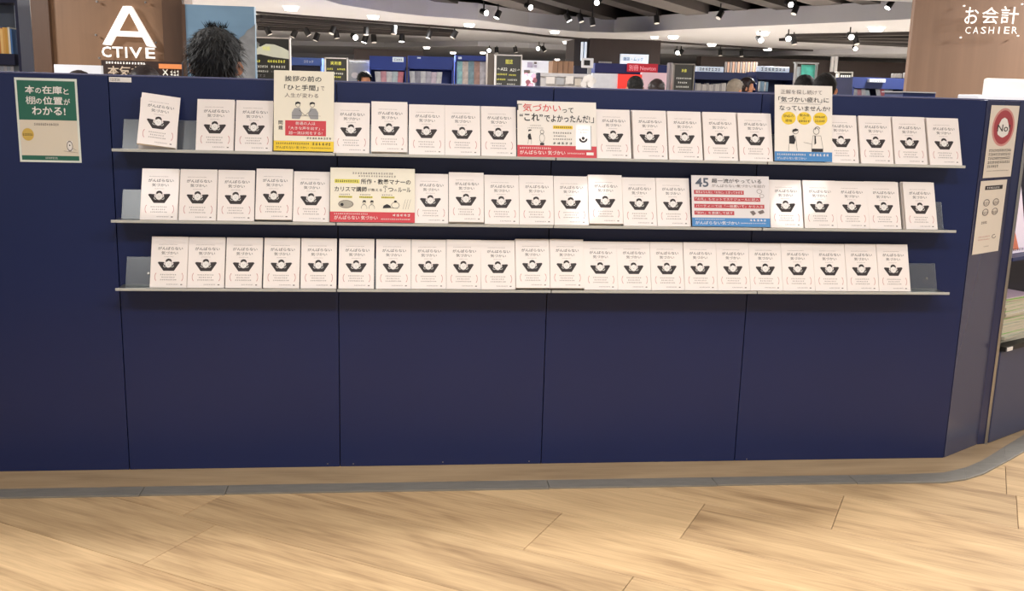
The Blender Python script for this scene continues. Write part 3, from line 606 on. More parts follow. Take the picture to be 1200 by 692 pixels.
# ------------------------------------------------------------------ people
def person(label, px, pytop, Y, hair, shirt, height_k=1.0, yaw=0, near=False, tilt=0):
    top = aty(px, pytop, Y); Ht = top.z; kk = Ht/1.70
    t = thing('person', label, 'person', (top.x, Y, 0), (0, 0, yaw))
    J = {'pel': (0, 0, .92), 'waist': (0, 0, 1.08), 'chest': (0, .01, 1.28), 'neck0': (0, .0, 1.42), 'neck1': (0, -.012, 1.49), 'head': (0, -.02, 1.57), 'crown': (0, -.005, 1.635),
         'shl': (.17, 0, 1.38), 'ell': (.22, .03, 1.10), 'wrl': (.22, -.08, .88), 'hal': (.22, -.12, .80), 'shr': (-.17, 0, 1.38), 'elr': (-.22, .03, 1.10), 'wrr': (-.22, -.08, .88), 'har': (-.22, -.12, .80),
         'hpl': (.09, 0, .88), 'knl': (.10, -.01, .48), 'anl': (.10, .02, .08), 'tol': (.11, -.14, .03), 'hpr': (-.09, 0, .88), 'knr': (-.10, -.01, .48), 'anr': (-.10, .02, .08), 'tor': (-.11, -.14, .03)}
    Rr = {'pel': .14, 'waist': .125, 'chest': .145, 'neck0': .07, 'neck1': .055, 'head': .082, 'crown': .07, 'sh': .065, 'el': .045, 'wr': .032, 'ha': .035, 'hp': .09, 'kn': .06, 'an': .042, 'to': .035}
    E = [('pel', 'waist'), ('waist', 'chest'), ('chest', 'neck0'), ('neck0', 'neck1'), ('neck1', 'head'), ('head', 'crown')]
    for c in 'lr': E += [('chest', 'sh'+c), ('sh'+c, 'el'+c), ('el'+c, 'wr'+c), ('wr'+c, 'ha'+c), ('pel', 'hp'+c), ('hp'+c, 'kn'+c), ('kn'+c, 'an'+c), ('an'+c, 'to'+c)]
    names = list(J); me = bpy.data.meshes.new('body'); me.from_pydata([tuple(c*kk for c in J[n]) for n in names], [(names.index(a), names.index(b)) for a, b in E], [])
    o = bpy.data.objects.new('body', me); COL.objects.link(o)
    sk = o.modifiers.new('skin', 'SKIN')
    if not me.skin_vertices: me.attributes
    for i, n in enumerate(names):
        r = Rr.get(n, Rr.get(n[:2], .05))*kk; me.skin_vertices[0].data[i].radius = (r, r*.85 if n in ('chest', 'waist', 'pel') else r); me.skin_vertices[0].data[i].use_root = n == 'pel'
    su = o.modifiers.new('sub', 'SUBSURF'); su.levels = su.render_levels = 2
    dg = bpy.context.evaluated_depsgraph_get(); m2 = bpy.data.meshes.new_from_object(o.evaluated_get(dg)); bpy.data.objects.remove(o)
    m2.materials.clear(); m2.materials.append(SKIN); m2.materials.append(shirt); m2.materials.append(NAVYD)
    for p in m2.polygons:
        z = p.center.z/kk; p.use_smooth = True
        p.material_index = 0 if z > 1.425 or (abs(p.center.x)/kk > .18 and z < .92 and z > .7) else (2 if z < .95 else 1)
    b = bpy.data.objects.new('body', m2); COL.objects.link(b); b.parent = t
    # ears, nose
    for sx in (-1, 1):
        q = MB(); n = 10; vs = []; cx, cy, cz = sx*.088*kk, 0, 1.545*kk
        q.tube((cx-sx*.008, cy, cz), (cx+sx*.008, cy+.012, cz), .03*kk, .026*kk, SKIN, 14); e = q.obj('ear', t, .004, True); e.scale = (1, .62, 1)
    q = MB(); q.add([(-.012, -.09, 1.53*kk), (.012, -.09, 1.53*kk), (0, -.118, 1.535*kk), (0, -.092, 1.575*kk)], [(0, 1, 2), (0, 2, 3), (1, 3, 2), (0, 3, 1)], SKIN); q.obj('nose', t)
    # hair: cap of strands over the skull
    rr = random.Random(int(px)); q = MB(); cz = 1.595*kk; A_ = (.097*kk, .108*kk, .103*kk)
    nu, nv = 28, 16; vs = []
    for j in range(nv+1):
        for i in range(nu):
            th = 2*PI*i/nu; ph = PI*.80*j/nv
            face = math.sin(th) < -.35  # front is -y
            phm = ph*(.52 if face else 1.0) if True else ph
            k = 1+rr.uniform(-.035, .035); vs.append((A_[0]*k*math.sin(phm)*math.cos(th)*(1.0), A_[1]*k*math.sin(phm)*math.sin(th), cz+A_[2]*k*math.cos(phm)*(1.0 if phm < PI/2 else 1.25)))
    fs = [(j*nu+i, (j+1)*nu+i, (j+1)*nu+(i+1) % nu, j*nu+(i+1) % nu) for j in range(nv) for i in range(nu)]
    q.add(vs, fs, hair)
    ns = 1600 if near else 160
    for _ in range(ns):
        th = rr.uniform(0, 2*PI); ph = math.acos(rr.uniform(-.75, 1)); ph *= (.55 if math.sin(th) < -.35 else 1)
        n = Vector((math.sin(ph)*math.cos(th), math.sin(ph)*math.sin(th), math.cos(ph))); p = Vector((A_[0]*n.x, A_[1]*n.y, cz+A_[2]*n.z*(1 if n.z > 0 else 1.25)))*1.0
        down = Vector((n.x*.3+rr.uniform(-.3, .3), n.y*.3+rr.uniform(-.2, .3), -.6+.4*max(0, n.z))).normalized(); L = rr.uniform(.02, .045)*kk; sd = n.cross(down).normalized()*.0022
        tip = p+down*L+n*rr.uniform(.004, .014)
        q.add([p-sd+n*.001, p+sd+n*.001, (p+tip)/2+n*.004+sd*.7, (p+tip)/2+n*.004-sd*.7, tip], [(0, 1, 2, 3), (3, 2, 4)], hair)
    if near:   # a few tufts sticking up at the crown
        for _ in range(90):
            g = rr.choice((-.035, .0, .012)); p = Vector((g+rr.uniform(-.014, .014), rr.uniform(-.02, .03), cz+A_[2]*.97)); tip = p+Vector((rr.uniform(-.02, .02), rr.uniform(-.01, .02), rr.uniform(.012, .03)))
            q.add([p+Vector((-.002, 0, 0)), p+Vector((.002, 0, 0)), tip], [(0, 1, 2)], hair)
    ho = q.obj('hair', t, 0, True)
    return t
SHD = mat('shirt_dark', (36, 38, 52), .8); SHW = mat('shirt_white', (210, 210, 215), .8); SHB = mat('shirt_brown', (96, 72, 60), .8)
person('person with thick black tousled hair seen from behind, just past the partition', 251, 31, .26, HAIR, SHD, near=True, yaw=math.radians(168))
person('person with dark hair low in front of the wooden wall sign', 169, 76, 2.4, HAIRB, SHB, yaw=PI)
person('person whose dark hair barely shows behind the far left counter', 92, 82, 2.6, HAIRB, SHD, yaw=PI)
person('person with black hair beside the grey poster left of the blue shelves', 427, 83, 10.0, HAIR, SHW, yaw=.6)
person('person with black hair in front of the red magazine display', 745, 88.5, 8.0, HAIR, SHD, yaw=PI)
person('person with maroon-black hair next to the red magazine display', 770, 92, 7.6, HAIRB, SHB, yaw=2.4)
person('person with pale grey hair in front of the rear bookcase', 862, 92, 8.2, HAIRG, SHW, yaw=2.0)
person('person with dark hair right behind the grey-haired person', 876, 90, 9.4, HAIRB, SHD, yaw=1.2)
person('person with black hair below the green poster case', 944, 87, 5.5, HAIR, SHD, yaw=PI)
person('person in black coat and dark hair right of the green poster', 968, 85, 4.6, HAIR, BLACK, yaw=2.6)

# ------------------------------------------------------------------ signs and shop fittings behind the partition
def px_sheet(px0, py0, px1, py1, Y, ox):
    """Sheet lying on the plane y = Y covering the pixel box, in coordinates relative to ox"""
    pm_ = (py0+py1)/2; xm = (px0+px1)/2; a = aty(px0, pm_, Y); b = aty(px1, pm_, Y); t = aty(xm, py0, Y); o = aty(xm, py1, Y)
    s = Sheet(b.x-a.x, t.z-o.z, .006, a.x-ox.x, t.z-ox.z); s.yy = Y-ox.y
    P0 = s.P
    s.P = lambda u, v, l=0: (P0(u, v, l)[0], s.yy-.004-l*.004, P0(u, v, l)[2])
    return s
# A ctive sign
o0 = aty(150, 60, 3.93); sg = thing('wall_sign', 'white letters reading A CTIVE on the left wooden wall', 'sign', o0)
def px_poly(pts, Y, dep, m, name, par):
    q = MB(); n = len(pts); vs = [aty(x, y, Y)-par.location for x, y in pts]; q.add(vs+[v+Vector((0, dep, 0)) for v in vs], [tuple(range(n)), tuple(range(2*n-1, n-1, -1))]+[(i, n+i, n+(i+1) % n, (i+1) % n) for i in range(n)], m)
    return q.obj(name, par)
q = MB()
for pts in ([(144, 7), (153, 7), (128.5, 53), (120, 52)], [(147, 7), (154, 8), (181.5, 55.5), (172, 54)], [(136, 36), (164, 37), (167, 43.5), (133, 42)]):
    n = len(pts); vs = [aty(x, y, 3.93)-sg.location for x, y in pts]
    q.add(vs+[v+Vector((0, .05, 0)) for v in vs], [tuple(range(n)), tuple(range(2*n-1, n-1, -1))]+[(i, n+i, n+(i+1) % n, (i+1) % n) for i in range(n)], LETTER)
q.obj('letter_a', sg)
s = px_sheet(119.5, 54.5, 182, 69, 3.93, sg.location); s.w = s.w
for ch, u0, u1, dv in (('C', 0, .18, 0), ('T', .2, .40, 0), ('I', .44, .48, 0), ('V', .52, .76, .0), ('E', .82, 1.0, .0)): s.text(ch, u0, .04+dv, u1, .92+dv, LETTER, 1, .02)
s.obj('lettering', sg)
for px, py in ((114, 2), (171, 3), (113, 41), (183, 50), (117, 68)):
    p = aty(px, py, 3.97)-sg.location; q = MB(); q.tube(p, p+Vector((0, -.02, 0)), .008, .008, STEEL, 8); q.obj('stand_off', sg)
# dark board under it
o0 = aty(165, 88, 3.7); bd = thing('notice_board', 'dark board with pale lettering below the left wall sign', 'board', (o0.x, 3.7, 0))
slab('board', 119, 71.5, 213, 92, 3.7, .05, mat('board_brown', (58, 40, 34), .5), bd, zbot=1.2, ox=bd.location)
for a in (124, 205): slab('leg', a, 85, a+3, 92, 3.72, .03, BROWND, bd, zbot=0, ox=bd.location)
s = px_sheet(119, 71.5, 213, 92, 3.69, bd.location); s.micro(.06, .08, .56, .2, 14, LETTER, 1, 200); s.text('本気力', .08, .32, .5, .86, mat('board_text', (226, 206, 182), .5), 1, .02); s.text('×', .76, .4, .83, .8, TXTW); s.micro(.86, .45, .98, .8, 3, TXTW, 1, 202); s.obj('lettering', bd)
lb = slab('lit_shelf', 186, 75, 212, 80.5, 3.66, .03, mat('amber_light', (214, 132, 78), .5, emit=.5), bd, ox=bd.location)
o0 = aty(91, 84, 3.2); ct = thing('counter_board', 'long white board standing below the left wooden wall', 'board', (o0.x, 3.2, 0))
slab('panel', 63.5, 76, 119, 90, 3.2, .04, mat('white_board', (232, 234, 240), .5, emit=.15), ct, zbot=.8, ox=ct.location)
slab('leg', 66, 84, 69, 90, 3.21, .03, GREY, ct, zbot=0, ox=ct.location); slab('leg', 112, 84, 115, 90, 3.21, .03, GREY, ct, zbot=0, ox=ct.location)
# left navy bookcase
o0 = aty(15, 85, 1.6); bc = thing('bookcase', 'tall navy bookcase at the left edge with gold and white spines', 'bookcase', (o0.x, 1.6, 0))
O = bc.location
slab('side_post', 17.6, -60, 21, 90, 1.6, .17, NAVYD, bc, zbot=0, ox=O)
slab('back_panel', -60, -60, 17, 90, 1.81, .02, mat('pale_back', (120, 132, 150), .6), bc, zbot=0, ox=O)
slab('shelf', -60, 62, 17, 75, 1.62, .19, NAVYD, bc, ox=O); slab('shelf', -60, -6, 17, 2, 1.62, .19, NAVYD, bc, ox=O)
cols = [(214, 160, 84), (232, 190, 120), (196, 120, 60), (70, 110, 160), (226, 214, 190), (200, 150, 70)]
x = 15.5
for i in range(9):
    wv = random.uniform(2.2, 3.8); p0 = aty(x-wv, 62, 1.65); p1 = aty(x-.2, 62, 1.65); tp = aty(x, random.uniform(29, 35), 1.65)
    names_ = ['first', 'second', 'third', 'fourth', 'fifth', 'sixth', 'seventh', 'eighth', 'ninth']
    o = tag(boxo('book', p0.x, 1.65, aty(-21.5, 62, 1.62).z+.001, p1.x, 1.77, tp.z, mat('spine%d' % (i % 6), cols[(i+3) % 6], .5)), f'{names_[i]} upright book from the post on the gold shelf, left edge', 'book', 'books on the gold shelf'); x -= wv
x = 16.5
for i in range(5):
    p0 = aty(x-4, 83, 1.65); p1 = aty(x-.3, 83, 1.65); tp = aty(x, 77, 1.65)
    tag(boxo('book', p0.x, 1.65, aty(-21.5, 120, 1.62).z+.001, p1.x, 1.77, tp.z, mat('pale_spine%d' % (i % 2), ((206, 206, 214), (180, 190, 205))[i % 2], .5)), f'{names_[i]} pale spine from the post on the lower left shelf', 'book', 'pale books on the lower left shelf'); x -= 4
slab('shelf', -60, 120, 17, 124, 1.62, .19, NAVYD, bc, ox=O)
# mountain poster
o0 = aty(260, 90, 3.9); mp_ = thing('mountain_poster', 'large blue sky and mountain poster behind the black-haired person', 'poster', (o0.x, 3.9, 0)); O = mp_.location
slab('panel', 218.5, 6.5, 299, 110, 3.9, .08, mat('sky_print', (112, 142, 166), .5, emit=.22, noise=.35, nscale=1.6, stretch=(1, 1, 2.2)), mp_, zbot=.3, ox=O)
slab('edge', 214.5, 5, 218.5, 110, 3.89, .1, BROWND, mp_, zbot=.3, ox=O)
rock = mat('rock_print', (132, 134, 136), .7, noise=.6, nscale=14, emit=.08)
px_poly([(268, 92), (272, 70), (276, 56), (281, 44), (286, 41), (290, 35), (294, 33), (299, 28), (299, 92)], 3.89, .004, rock, 'mountain', mp_)
# directory boards
def directory(label, px0, py0, px1, py1, Y, rows_, head=None, pic=False, frame=WHITE, side=True):
    o0 = aty((px0+px1)/2, py1, Y); t = thing('directory_sign', label, 'sign', (o0.x, Y, 0)); O = t.location
    slab('panel', px0+1, py0+1, px1-1, py1+8, Y, .06, BOARD, t, zbot=.9, ox=O)
    slab('frame', px0, py0, px1, py0+1.3, Y-.02, .1, frame, t, ox=O); slab('frame', px0, py0, px0+1.6, py1+8, Y-.02, .1, frame, t, zbot=.9, ox=O); slab('frame', px1-1.2, py0, px1, py1+8, Y-.02, .1, frame if side else STEELD, t, zbot=.9, ox=O)
    slab('stand', (px0+px1)/2-2, py0+10, (px0+px1)/2+2, py1, Y+.07, .05, STEELD, t, zbot=0, ox=O)
    s = px_sheet(px0+1.6, py0+1.3, px1-1.2, py1, Y-.005, O)
    if pic:
        snow = mat('snow_print', (214, 216, 196), .6, emit=.3, noise=.1, nscale=8)
        s.poly([(0, .44), (0, .30), (.12, .28), (.2, .1), (.3, .22), (.45, .14), (.65, .15), (.85, .22), (1, .3), (1, .50), (.6, .46), (.3, .40)], snow, 1)
        s.poly([(.0, .30), (.06, .15), (.2, .06), (.3, .15), (.25, .25), (.12, .3)], rock, 1)
    if head: s.text(head[0], *head[1:5], TXTY, 2, .0, 4)
    for (u0, v0, u1, v1, n, mm, sd) in rows_: s.micro(u0, v0, u1, v1, n, mm, 2, sd)
    s.obj('lettering', t); return t, O
directory('large directory board with snowy mountain picture right of the blue poster', 289, 43.5, 340, 92, 5.5,
          [(.08, .54, .32, .6, 4, TXTY, 1), (.48, .53, .92, .6, 7, TXTY, 2), (.14, .67, .50, .73, 7, TXTW, 3), (.56, .67, .93, .73, 6, TXTW, 4), (.1, .8, .5, .84, 8, TXTW, 5), (.56, .8, .92, .84, 7, GREY, 6), (.1, .9, .45, .96, 4, GREY, 7)], ('特設', .36, .2, .55, .3), True)
directory('small directory board with yellow heading above the tall cream card', 380.5, 67.5, 407.5, 95, 9.0,
          [(.05, .42, .36, .5, 4, TXTY, 11), (.55, .42, .95, .5, 5, TXTY, 12), (.4, .62, .85, .7, 5, TXTW, 13), (.4, .78, .75, .85, 4, TXTY, 14)], ('実用書', .22, .12, .75, .28))
tt, O = directory('directory board with yellow-green magazine heading beside the grey-brown post', 580, 64, 611.5, 100, 9.5,
          [(.03, .6, .45, .66, 8, TXTY, 21), (.52, .62, .82, .67, 6, TXTY, 22), (.03, .77, .4, .83, 6, TXTY, 23), (.48, .78, .88, .84, 7, TXTW, 24), (.02, .93, .25, .98, 4, TXTW, 25), (.45, .93, .8, .98, 5, TXTW, 26)], ('雑誌', .36, .12, .66, .28))
s = px_sheet(582, 65.5, 610, 100, 9.49, O); s.text('←A22', .02, .40, .44, .5, TXTW, 3, .01); s.text('A21→', .55, .42, .97, .52, TXTW, 3, .01); s.obj('aisle_number', tt)
directory('dim directory board left of the rear navy bookcase', 788.5, 74.5, 813.5, 107, 9.0,
          [(.1, .48, .92, .54, 9, TXTW, 31), (.2, .64, .7, .7, 5, TXTW, 32), (.1, .8, .8, .86, 8, TXTW, 33)], ('新書', .36, .16, .62, .28), frame=STEELD)
directory('narrow dim directory board beside the right navy bookcase', 981, 84, 998.5, 112, 12.0,
          [(.1, .1+.18*k, .9, .2+.18*k, 5, TXTW, 41+k) for k in range(5)], None, frame=STEELD)
# posts
for label, a in (('grey-brown square post left of the magazine directory board', (571, 62, 579.5, 100, 10.0, .3, mat('post_taupe', (122, 110, 100), .5))),
                 ('slim pale post right of the red magazine sign', (783.5, 73, 787.5, 100, 10.5, .15, GREY)),
                 ('slim navy post beside the white notice board', (628.5, 85, 633, 102, 8.0, .1, NAVYD))):
    px0, py0, px1, py1, Y, dd, mm = a; o0 = aty((px0+px1)/2, py1, Y)
    p = aty(px0, py1, Y); p2 = aty(px1, py1, Y); zt = aty(px0, py0, Y).z
    q = MB(); q.prism([(-(p2.x-p.x)/2, 0), ((p2.x-p.x)/2, 0), ((p2.x-p.x)/2, dd), (-(p2.x-p.x)/2, dd)], 0, zt, mm); ob = q.obj('post', None, .008); ob.location = (o0.x, Y, 0); tag(ob, label, 'post')

# bookcases
def bookcase(label, px0, py0, px1, py1, Y, hm, header_h, dep=.45, tx=None):
    o0 = aty((px0+px1)/2, py1, Y); t = thing('bookcase', label, 'bookcase', (o0.x, Y, 0)); O = t.location
    slab('header', px0, py0, px1, py0+header_h, Y, dep, hm, t, ox=O)
    slab('back_panel', px0, py0+header_h, px1, py1, Y+dep-.03, .03, hm, t, zbot=.1, ox=O)
    for a in (px0, px1-1.5): slab('side_panel', a, py0+header_h*.8, a+1.5, py1, Y, dep-.03, hm, t, zbot=0, ox=O)
    z = aty((px0+px1)/2, py1, Y).z-.0
    global SZ; SZ = aty((px0+px1)/2, py1, Y+.02).z+.001
    for k in range(4): slab('shelf', px0+1.5, py1, px1-1.5, py1+1, Y+.02, dep-.06, hm, t, ox=O).location.z = -.36*k
    return t, O
def rack(label, px0, py0, px1, py1, Y, n, flare, group, pal, nm='magazine'):
    for i in range(n):
        u0 = i/n; u1 = (i+1)/n
        a = aty(px0+(px1-px0)*u0+flare*(.5-u0)*0, py1, Y); b = aty(px0+(px1-px0)*u1-.2, py1, Y)
        zt = aty((px0+px1)/2, py0+random.uniform(0, 1.2), Y).z
        q = MB(); a.z = SZ-.001; wd = b.x-a.x; fl = (u0-.5)*flare*.012; fl2 = (u1-.5)*flare*.012; z0 = a.z; hh = zt-z0; c = pal[i % len(pal)]
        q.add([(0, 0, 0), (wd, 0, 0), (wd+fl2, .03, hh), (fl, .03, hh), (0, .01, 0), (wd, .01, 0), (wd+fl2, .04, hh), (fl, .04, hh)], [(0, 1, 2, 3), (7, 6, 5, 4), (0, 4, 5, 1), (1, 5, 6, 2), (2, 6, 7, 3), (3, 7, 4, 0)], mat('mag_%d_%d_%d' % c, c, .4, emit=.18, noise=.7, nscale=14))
        o = q.obj(nm); o.location = (a.x, Y, z0+.001); tag(o, f'{ordn[i]} {nm} from the left, {label}', nm, group)
pastel = [(236, 226, 232), (226, 150, 160), (244, 240, 244), (190, 205, 220), (214, 120, 130), (230, 236, 240)]
grey_ = [(214, 214, 220), (150, 148, 160), (236, 232, 238), (180, 176, 188), (222, 190, 206)]
warm = [(150, 212, 226), (226, 190, 180), (120, 150, 160), (168, 130, 116), (206, 196, 200), (140, 120, 116)]
bookcase('bright blue bookcase carrying pink fanned magazines, left rear', 433, 66, 476, 99, 10.5, BLUES, 16)
rack('on the left blue bookcase', 440.5, 83, 472, 98.5, 10.58, 5, 3, 'magazines on the left blue bookcase', pastel)
bookcase('bright blue bookcase with grey and white fanned magazines, centre rear', 478, 66, 531, 100, 10.6, BLUES, 15)
rack('on the centre blue bookcase', 481, 83, 517, 99.5, 10.68, 6, 3, 'magazines on the centre blue bookcase', grey_)
bookcase('bright blue bookcase with tall photographic magazines left of the post', 534, 65, 572, 101, 10.7, BLUES, 6)
rack('on the blue bookcase beside the post', 535, 71, 569, 100.5, 10.78, 5, 0, 'tall magazines beside the post', warm)
for (a, b, c, d, Y, l, mm) in ((460, 67, 473, 72.5, 10.482, 'small white shelf sign on the left blue bookcase', LBOX), (489, 67, 493, 68.5, 10.583, 'tiny white shelf sign on the centre blue bookcase', LBOX), (537, 66.5, 541, 69, 10.682, 'tiny white shelf sign on the blue bookcase near the post', LBOX)):
    o0 = aty((a+b)/2, d, Y); t = thing('shelf_sign', l, 'sign', aty((a+c)/2, d, Y)); slab('plate', a, b, c, d, Y, .02, mm, t, ox=t.location); s = px_sheet(a, b, c, d, Y-.003, t.location); s.micro(.1, .25, .9, .75, 5, INK, 1, int(a)); s.obj('lettering', t)
bcs, O = bookcase('blue bookcase with pale header lettering behind the small directory board', 339, 67.5, 377, 99, 11.5, mat('blue_mid', (66, 92, 158), .5), 9)
s = px_sheet(339, 68, 377, 76, 11.48, O); s.text('コミック', .45, .3, .74, .7, TXTW, 1); s.obj('lettering', bcs)
slab('recess_shade_sheet', 341, 77, 376, 86, 11.6, .02, NAVYD, bcs, ox=O)  # thin dark sheet standing in for the shade under the header
# grey portrait poster
o0 = aty(420, 96, 11); t = thing('standing_poster', 'grey and white poster panel left of the bright blue bookcases', 'poster', (o0.x, 11, 0)); O = t.location
slab('panel', 408.5, 70, 433, 96, 11, .05, mat('poster_grey', (178, 182, 186), .5, emit=.1, noise=.3, nscale=6), t, zbot=0, ox=O); s = px_sheet(408.5, 70, 433, 96, 10.99, O); s.disc(.3, .7, .18, .14, WHITE, 1, 9); s.disc(.6, .85, .2, .12, WHITE, 1, 7); s.rect(0, 0, 1, .05, WHITE, 1); s.obj('print', t)
# white notice wall and checkout behind
o0 = aty(630, 95, 18); t = thing('notice_wall', 'white wall panel with small posters behind the shop centre', 'panel', (o0.x, 18, 0)); O = t.location
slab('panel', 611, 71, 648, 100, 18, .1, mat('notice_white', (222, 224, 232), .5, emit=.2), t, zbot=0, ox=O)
for k, (a, b, c, d) in enumerate(((618, 73, 624, 79), (626, 72.5, 629, 75), (626, 76, 629, 79), (614, 82, 621, 87))): slab('small_poster', a, b, c, d, 17.98, .01, mat('lilac_print', (180, 172, 196), .5) if k % 2 == 0 else INKG, t, ox=O)
o0 = aty(660, 86, 14); t = thing('wood_cabinet', 'brown wooden cabinet left of the dark pillar', 'cabinet', (o0.x, 14, 0)); O = t.location
slab('body', 647.5, 71.5, 672, 86, 14, .5, BROWN, t, zbot=1.4, ox=O); slab('plinth', 647.5, 86, 672, 100, 14.02, .5, DARKW, t, zbot=0, ox=O)
for px in (653.5, 659.7, 666): slab('seam', px, 71.5, px+.35, 86, 13.99, .02, BROWND, t, ox=O)
o0 = aty(655, 100, 9); t = thing('checkout_counter', 'white cluttered counter behind the shop centre, left of the pillar', 'counter', (o0.x, 9, 0)); O = t.location
cw = mat('counter_white', (214, 212, 214), .5, noise=.12, nscale=12)
slab('top', 633, 86, 691, 90, 9, .7, cw, t, ox=O); slab('front', 634, 90, 690, 106, 9.05, .6, cw, t, zbot=0, ox=O)
for i, (a, b, c, d) in enumerate(((640, 90, 650, 98), (652, 91, 661, 99), (663, 89, 672, 98), (674, 92, 681, 100))):
    slab('leaflet', a, b, c, d, 8.98, .02, [WHITE, mat('leaflet_grey', (180, 182, 186), .5), WHITE, mat('leaflet_beige', (216, 208, 196), .5)][i], t, ox=O)
o0 = aty(689, 92, 8.6); t = thing('cash_monitor', 'small white customer monitor on a stalk before the dark pillar', 'monitor', (o0.x, 8.6, 0)); O = t.location
slab('casing', 682, 68, 695.5, 79.5, 8.6, .05, mat('white_plastic', (226, 226, 230), .4), t, bevel=.006, ox=O); slab('screen', 684.5, 70.5, 691.5, 76.5, 8.594, .004, BLACK, t, ox=O); slab('stalk', 688.5, 79, 692.5, 104, 8.62, .04, GREY, t, zbot=0, ox=O)
o0 = aty(688, 95, 8.5); q = MB()
r9 = random.Random(3)
fl = thing('flower_bunch', 'small bunch of white paper flowers below the white monitor', 'flowers', (o0.x, 8.5, o0.z-.1))
for i in range(9):
    p = aty(683+r9.random()*11, 90+r9.random()*10, 8.5)-fl.location; p.y -= .012*i; q = MB(); q.tube(p, p+Vector((0, -.01, 0)), .025, .04, WHITE, 7); q.obj('blossom', fl)
q = MB(); q.tube((0, 0, 0), (0, 0, -fl.location.z), .03, .05, GREY, 10); q.obj('vase', fl)
o0 = aty(617, 98, 7.5); fl = thing('flower_bunch', 'pink and white flowers right of the magazine directory board', 'flowers', (o0.x, 7.5, o0.z-.1))
for i in range(16):
    p = aty(612+r9.random()*13, 88+r9.random()*14, 7.5)-fl.location; p.y -= .012*i; q = MB(); q.tube(p, p+Vector((0, -.01, 0)), .015, .03, [mat('petal_pink', (206, 140, 160), .6), WHITE, mat('petal_wine', (110, 60, 70), .6)][i % 3], 7); q.obj('blossom', fl)
q = MB(); q.tube((0, .02, 0), (0, .02, -fl.location.z), .04, .06, GREY, 10); q.obj('vase', fl)
# signs at the pillar
def lightsign(label, a, b, c, d, Y, m, body=None, tm=None, box=(.1, .2, .9, .8), name='hanging_sign', cat='sign'):
    t = thing(name, label, cat, aty((a+c)/2, d, Y)); slab('plate', a, b, c, d, Y, .06, m, t, bevel=.004, ox=t.location)
    s = px_sheet(a, b, c, d, Y-.004, t.location)
    if body: s.text(body, *box, tm, 1, .01)
    else: s.micro(*box, 7, tm or INKG, 1, int(a))
    s.obj('lettering', t); return t
lightsign('white sign with blue lettering on the dark pillar', 727, 63.5, 760, 75, 15.94, LBOX, '雑誌・ムック', mat('sign_blue', (70, 110, 160), .5), (.1, .3, .8, .7))
lightsign('red sign with pink lettering above the red magazine display', 735.5, 74.5, 771, 84.5, 11.04, mat('sign_red', (196, 30, 50), .4, emit=.35), '別冊 Newton', mat('sign_pink', (246, 170, 180), .5, emit=.4), (.04, .2, .93, .85))
bookcase('navy bookcase under the red sign by the dark pillar', 697, 75, 783, 103, 11.1, mat('blue_deep', (34, 54, 122), .5), 11)
lightsign('thin metal bar sign on the dark pillar', 702, 72, 717, 74, 15.94, GREY)
t = thing('magazine_display', 'white backlit magazine display glowing red at its right end', 'display', (aty(720, 100, 10).x, 10, 0)); O = t.location
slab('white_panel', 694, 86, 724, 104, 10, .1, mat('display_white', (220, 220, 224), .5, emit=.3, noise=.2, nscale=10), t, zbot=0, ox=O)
slab('red_panel', 724, 87, 752, 104, 9.98, .1, mat('display_red', (235, 60, 52), .5, emit=.7, noise=.25, nscale=7), t, zbot=0, ox=O)
slab('pink_panel', 752, 85, 781, 104, 9.99, .1, mat('display_pink', (232, 196, 204), .5, emit=.3), t, zbot=0, ox=O)
# rear navy bookcase row
bookcase('long navy bookcase holding white spines at the rear right', 813, 84.5, 876, 107, 10.5, NAVYS, 9); SZ1 = SZ
bookcase('navy bookcase holding pale blue and white spines at the rear right', 886, 84.5, 932, 107.5, 10.6, NAVYS, 9); SZ2 = SZ
lightsign('left of two white light boxes over the rear navy bookcases', 816, 78, 848, 84.4, 10.6, LBOX)
lightsign('right of two white light boxes over the rear navy bookcases', 888, 78, 925, 84.4, 10.7, LBOX)
t = thing('wood_screen', 'brown slatted screen between the two white light boxes', 'screen', (aty(868, 84, 12).x, 12, 0)); O = t.location
for px in range(849, 888, 3): slab('slat', px, 72.5, px+2.4, 95, 12, .05, mat('screen_brown', (58, 50, 44), .6) if px % 2 else BROWND, t, zbot=0, ox=O)
for n, (a, b, m1, m2, g) in enumerate(((814, 849, (222, 220, 216), (186, 184, 184), 'white books on the rear bookcase'), (888, 899, (150, 186, 214), (228, 232, 236), 'pale blue books on the rear bookcase'))):
    k = 0; x = a
    while x < b:
        wv = random.uniform(2.0, 3.0); Y = 10.53+.12*n
        p0 = aty(x, 106.5, Y); p1 = aty(x+wv-.35, 106.5, Y); zt = aty(x, random.uniform(97, 99) if n == 0 else random.uniform(94.5, 96), Y).z
        c = m1 if k % 3 else m2
        if k < 22: tag(boxo('book', p0.x, Y, (SZ1, SZ2)[n], p1.x, Y+.15, zt, mat('spn_%d_%d_%d' % c, c, .5)), f'{ordn[k]} book from the left among the {g}', 'book', g)
        x += wv; k += 1
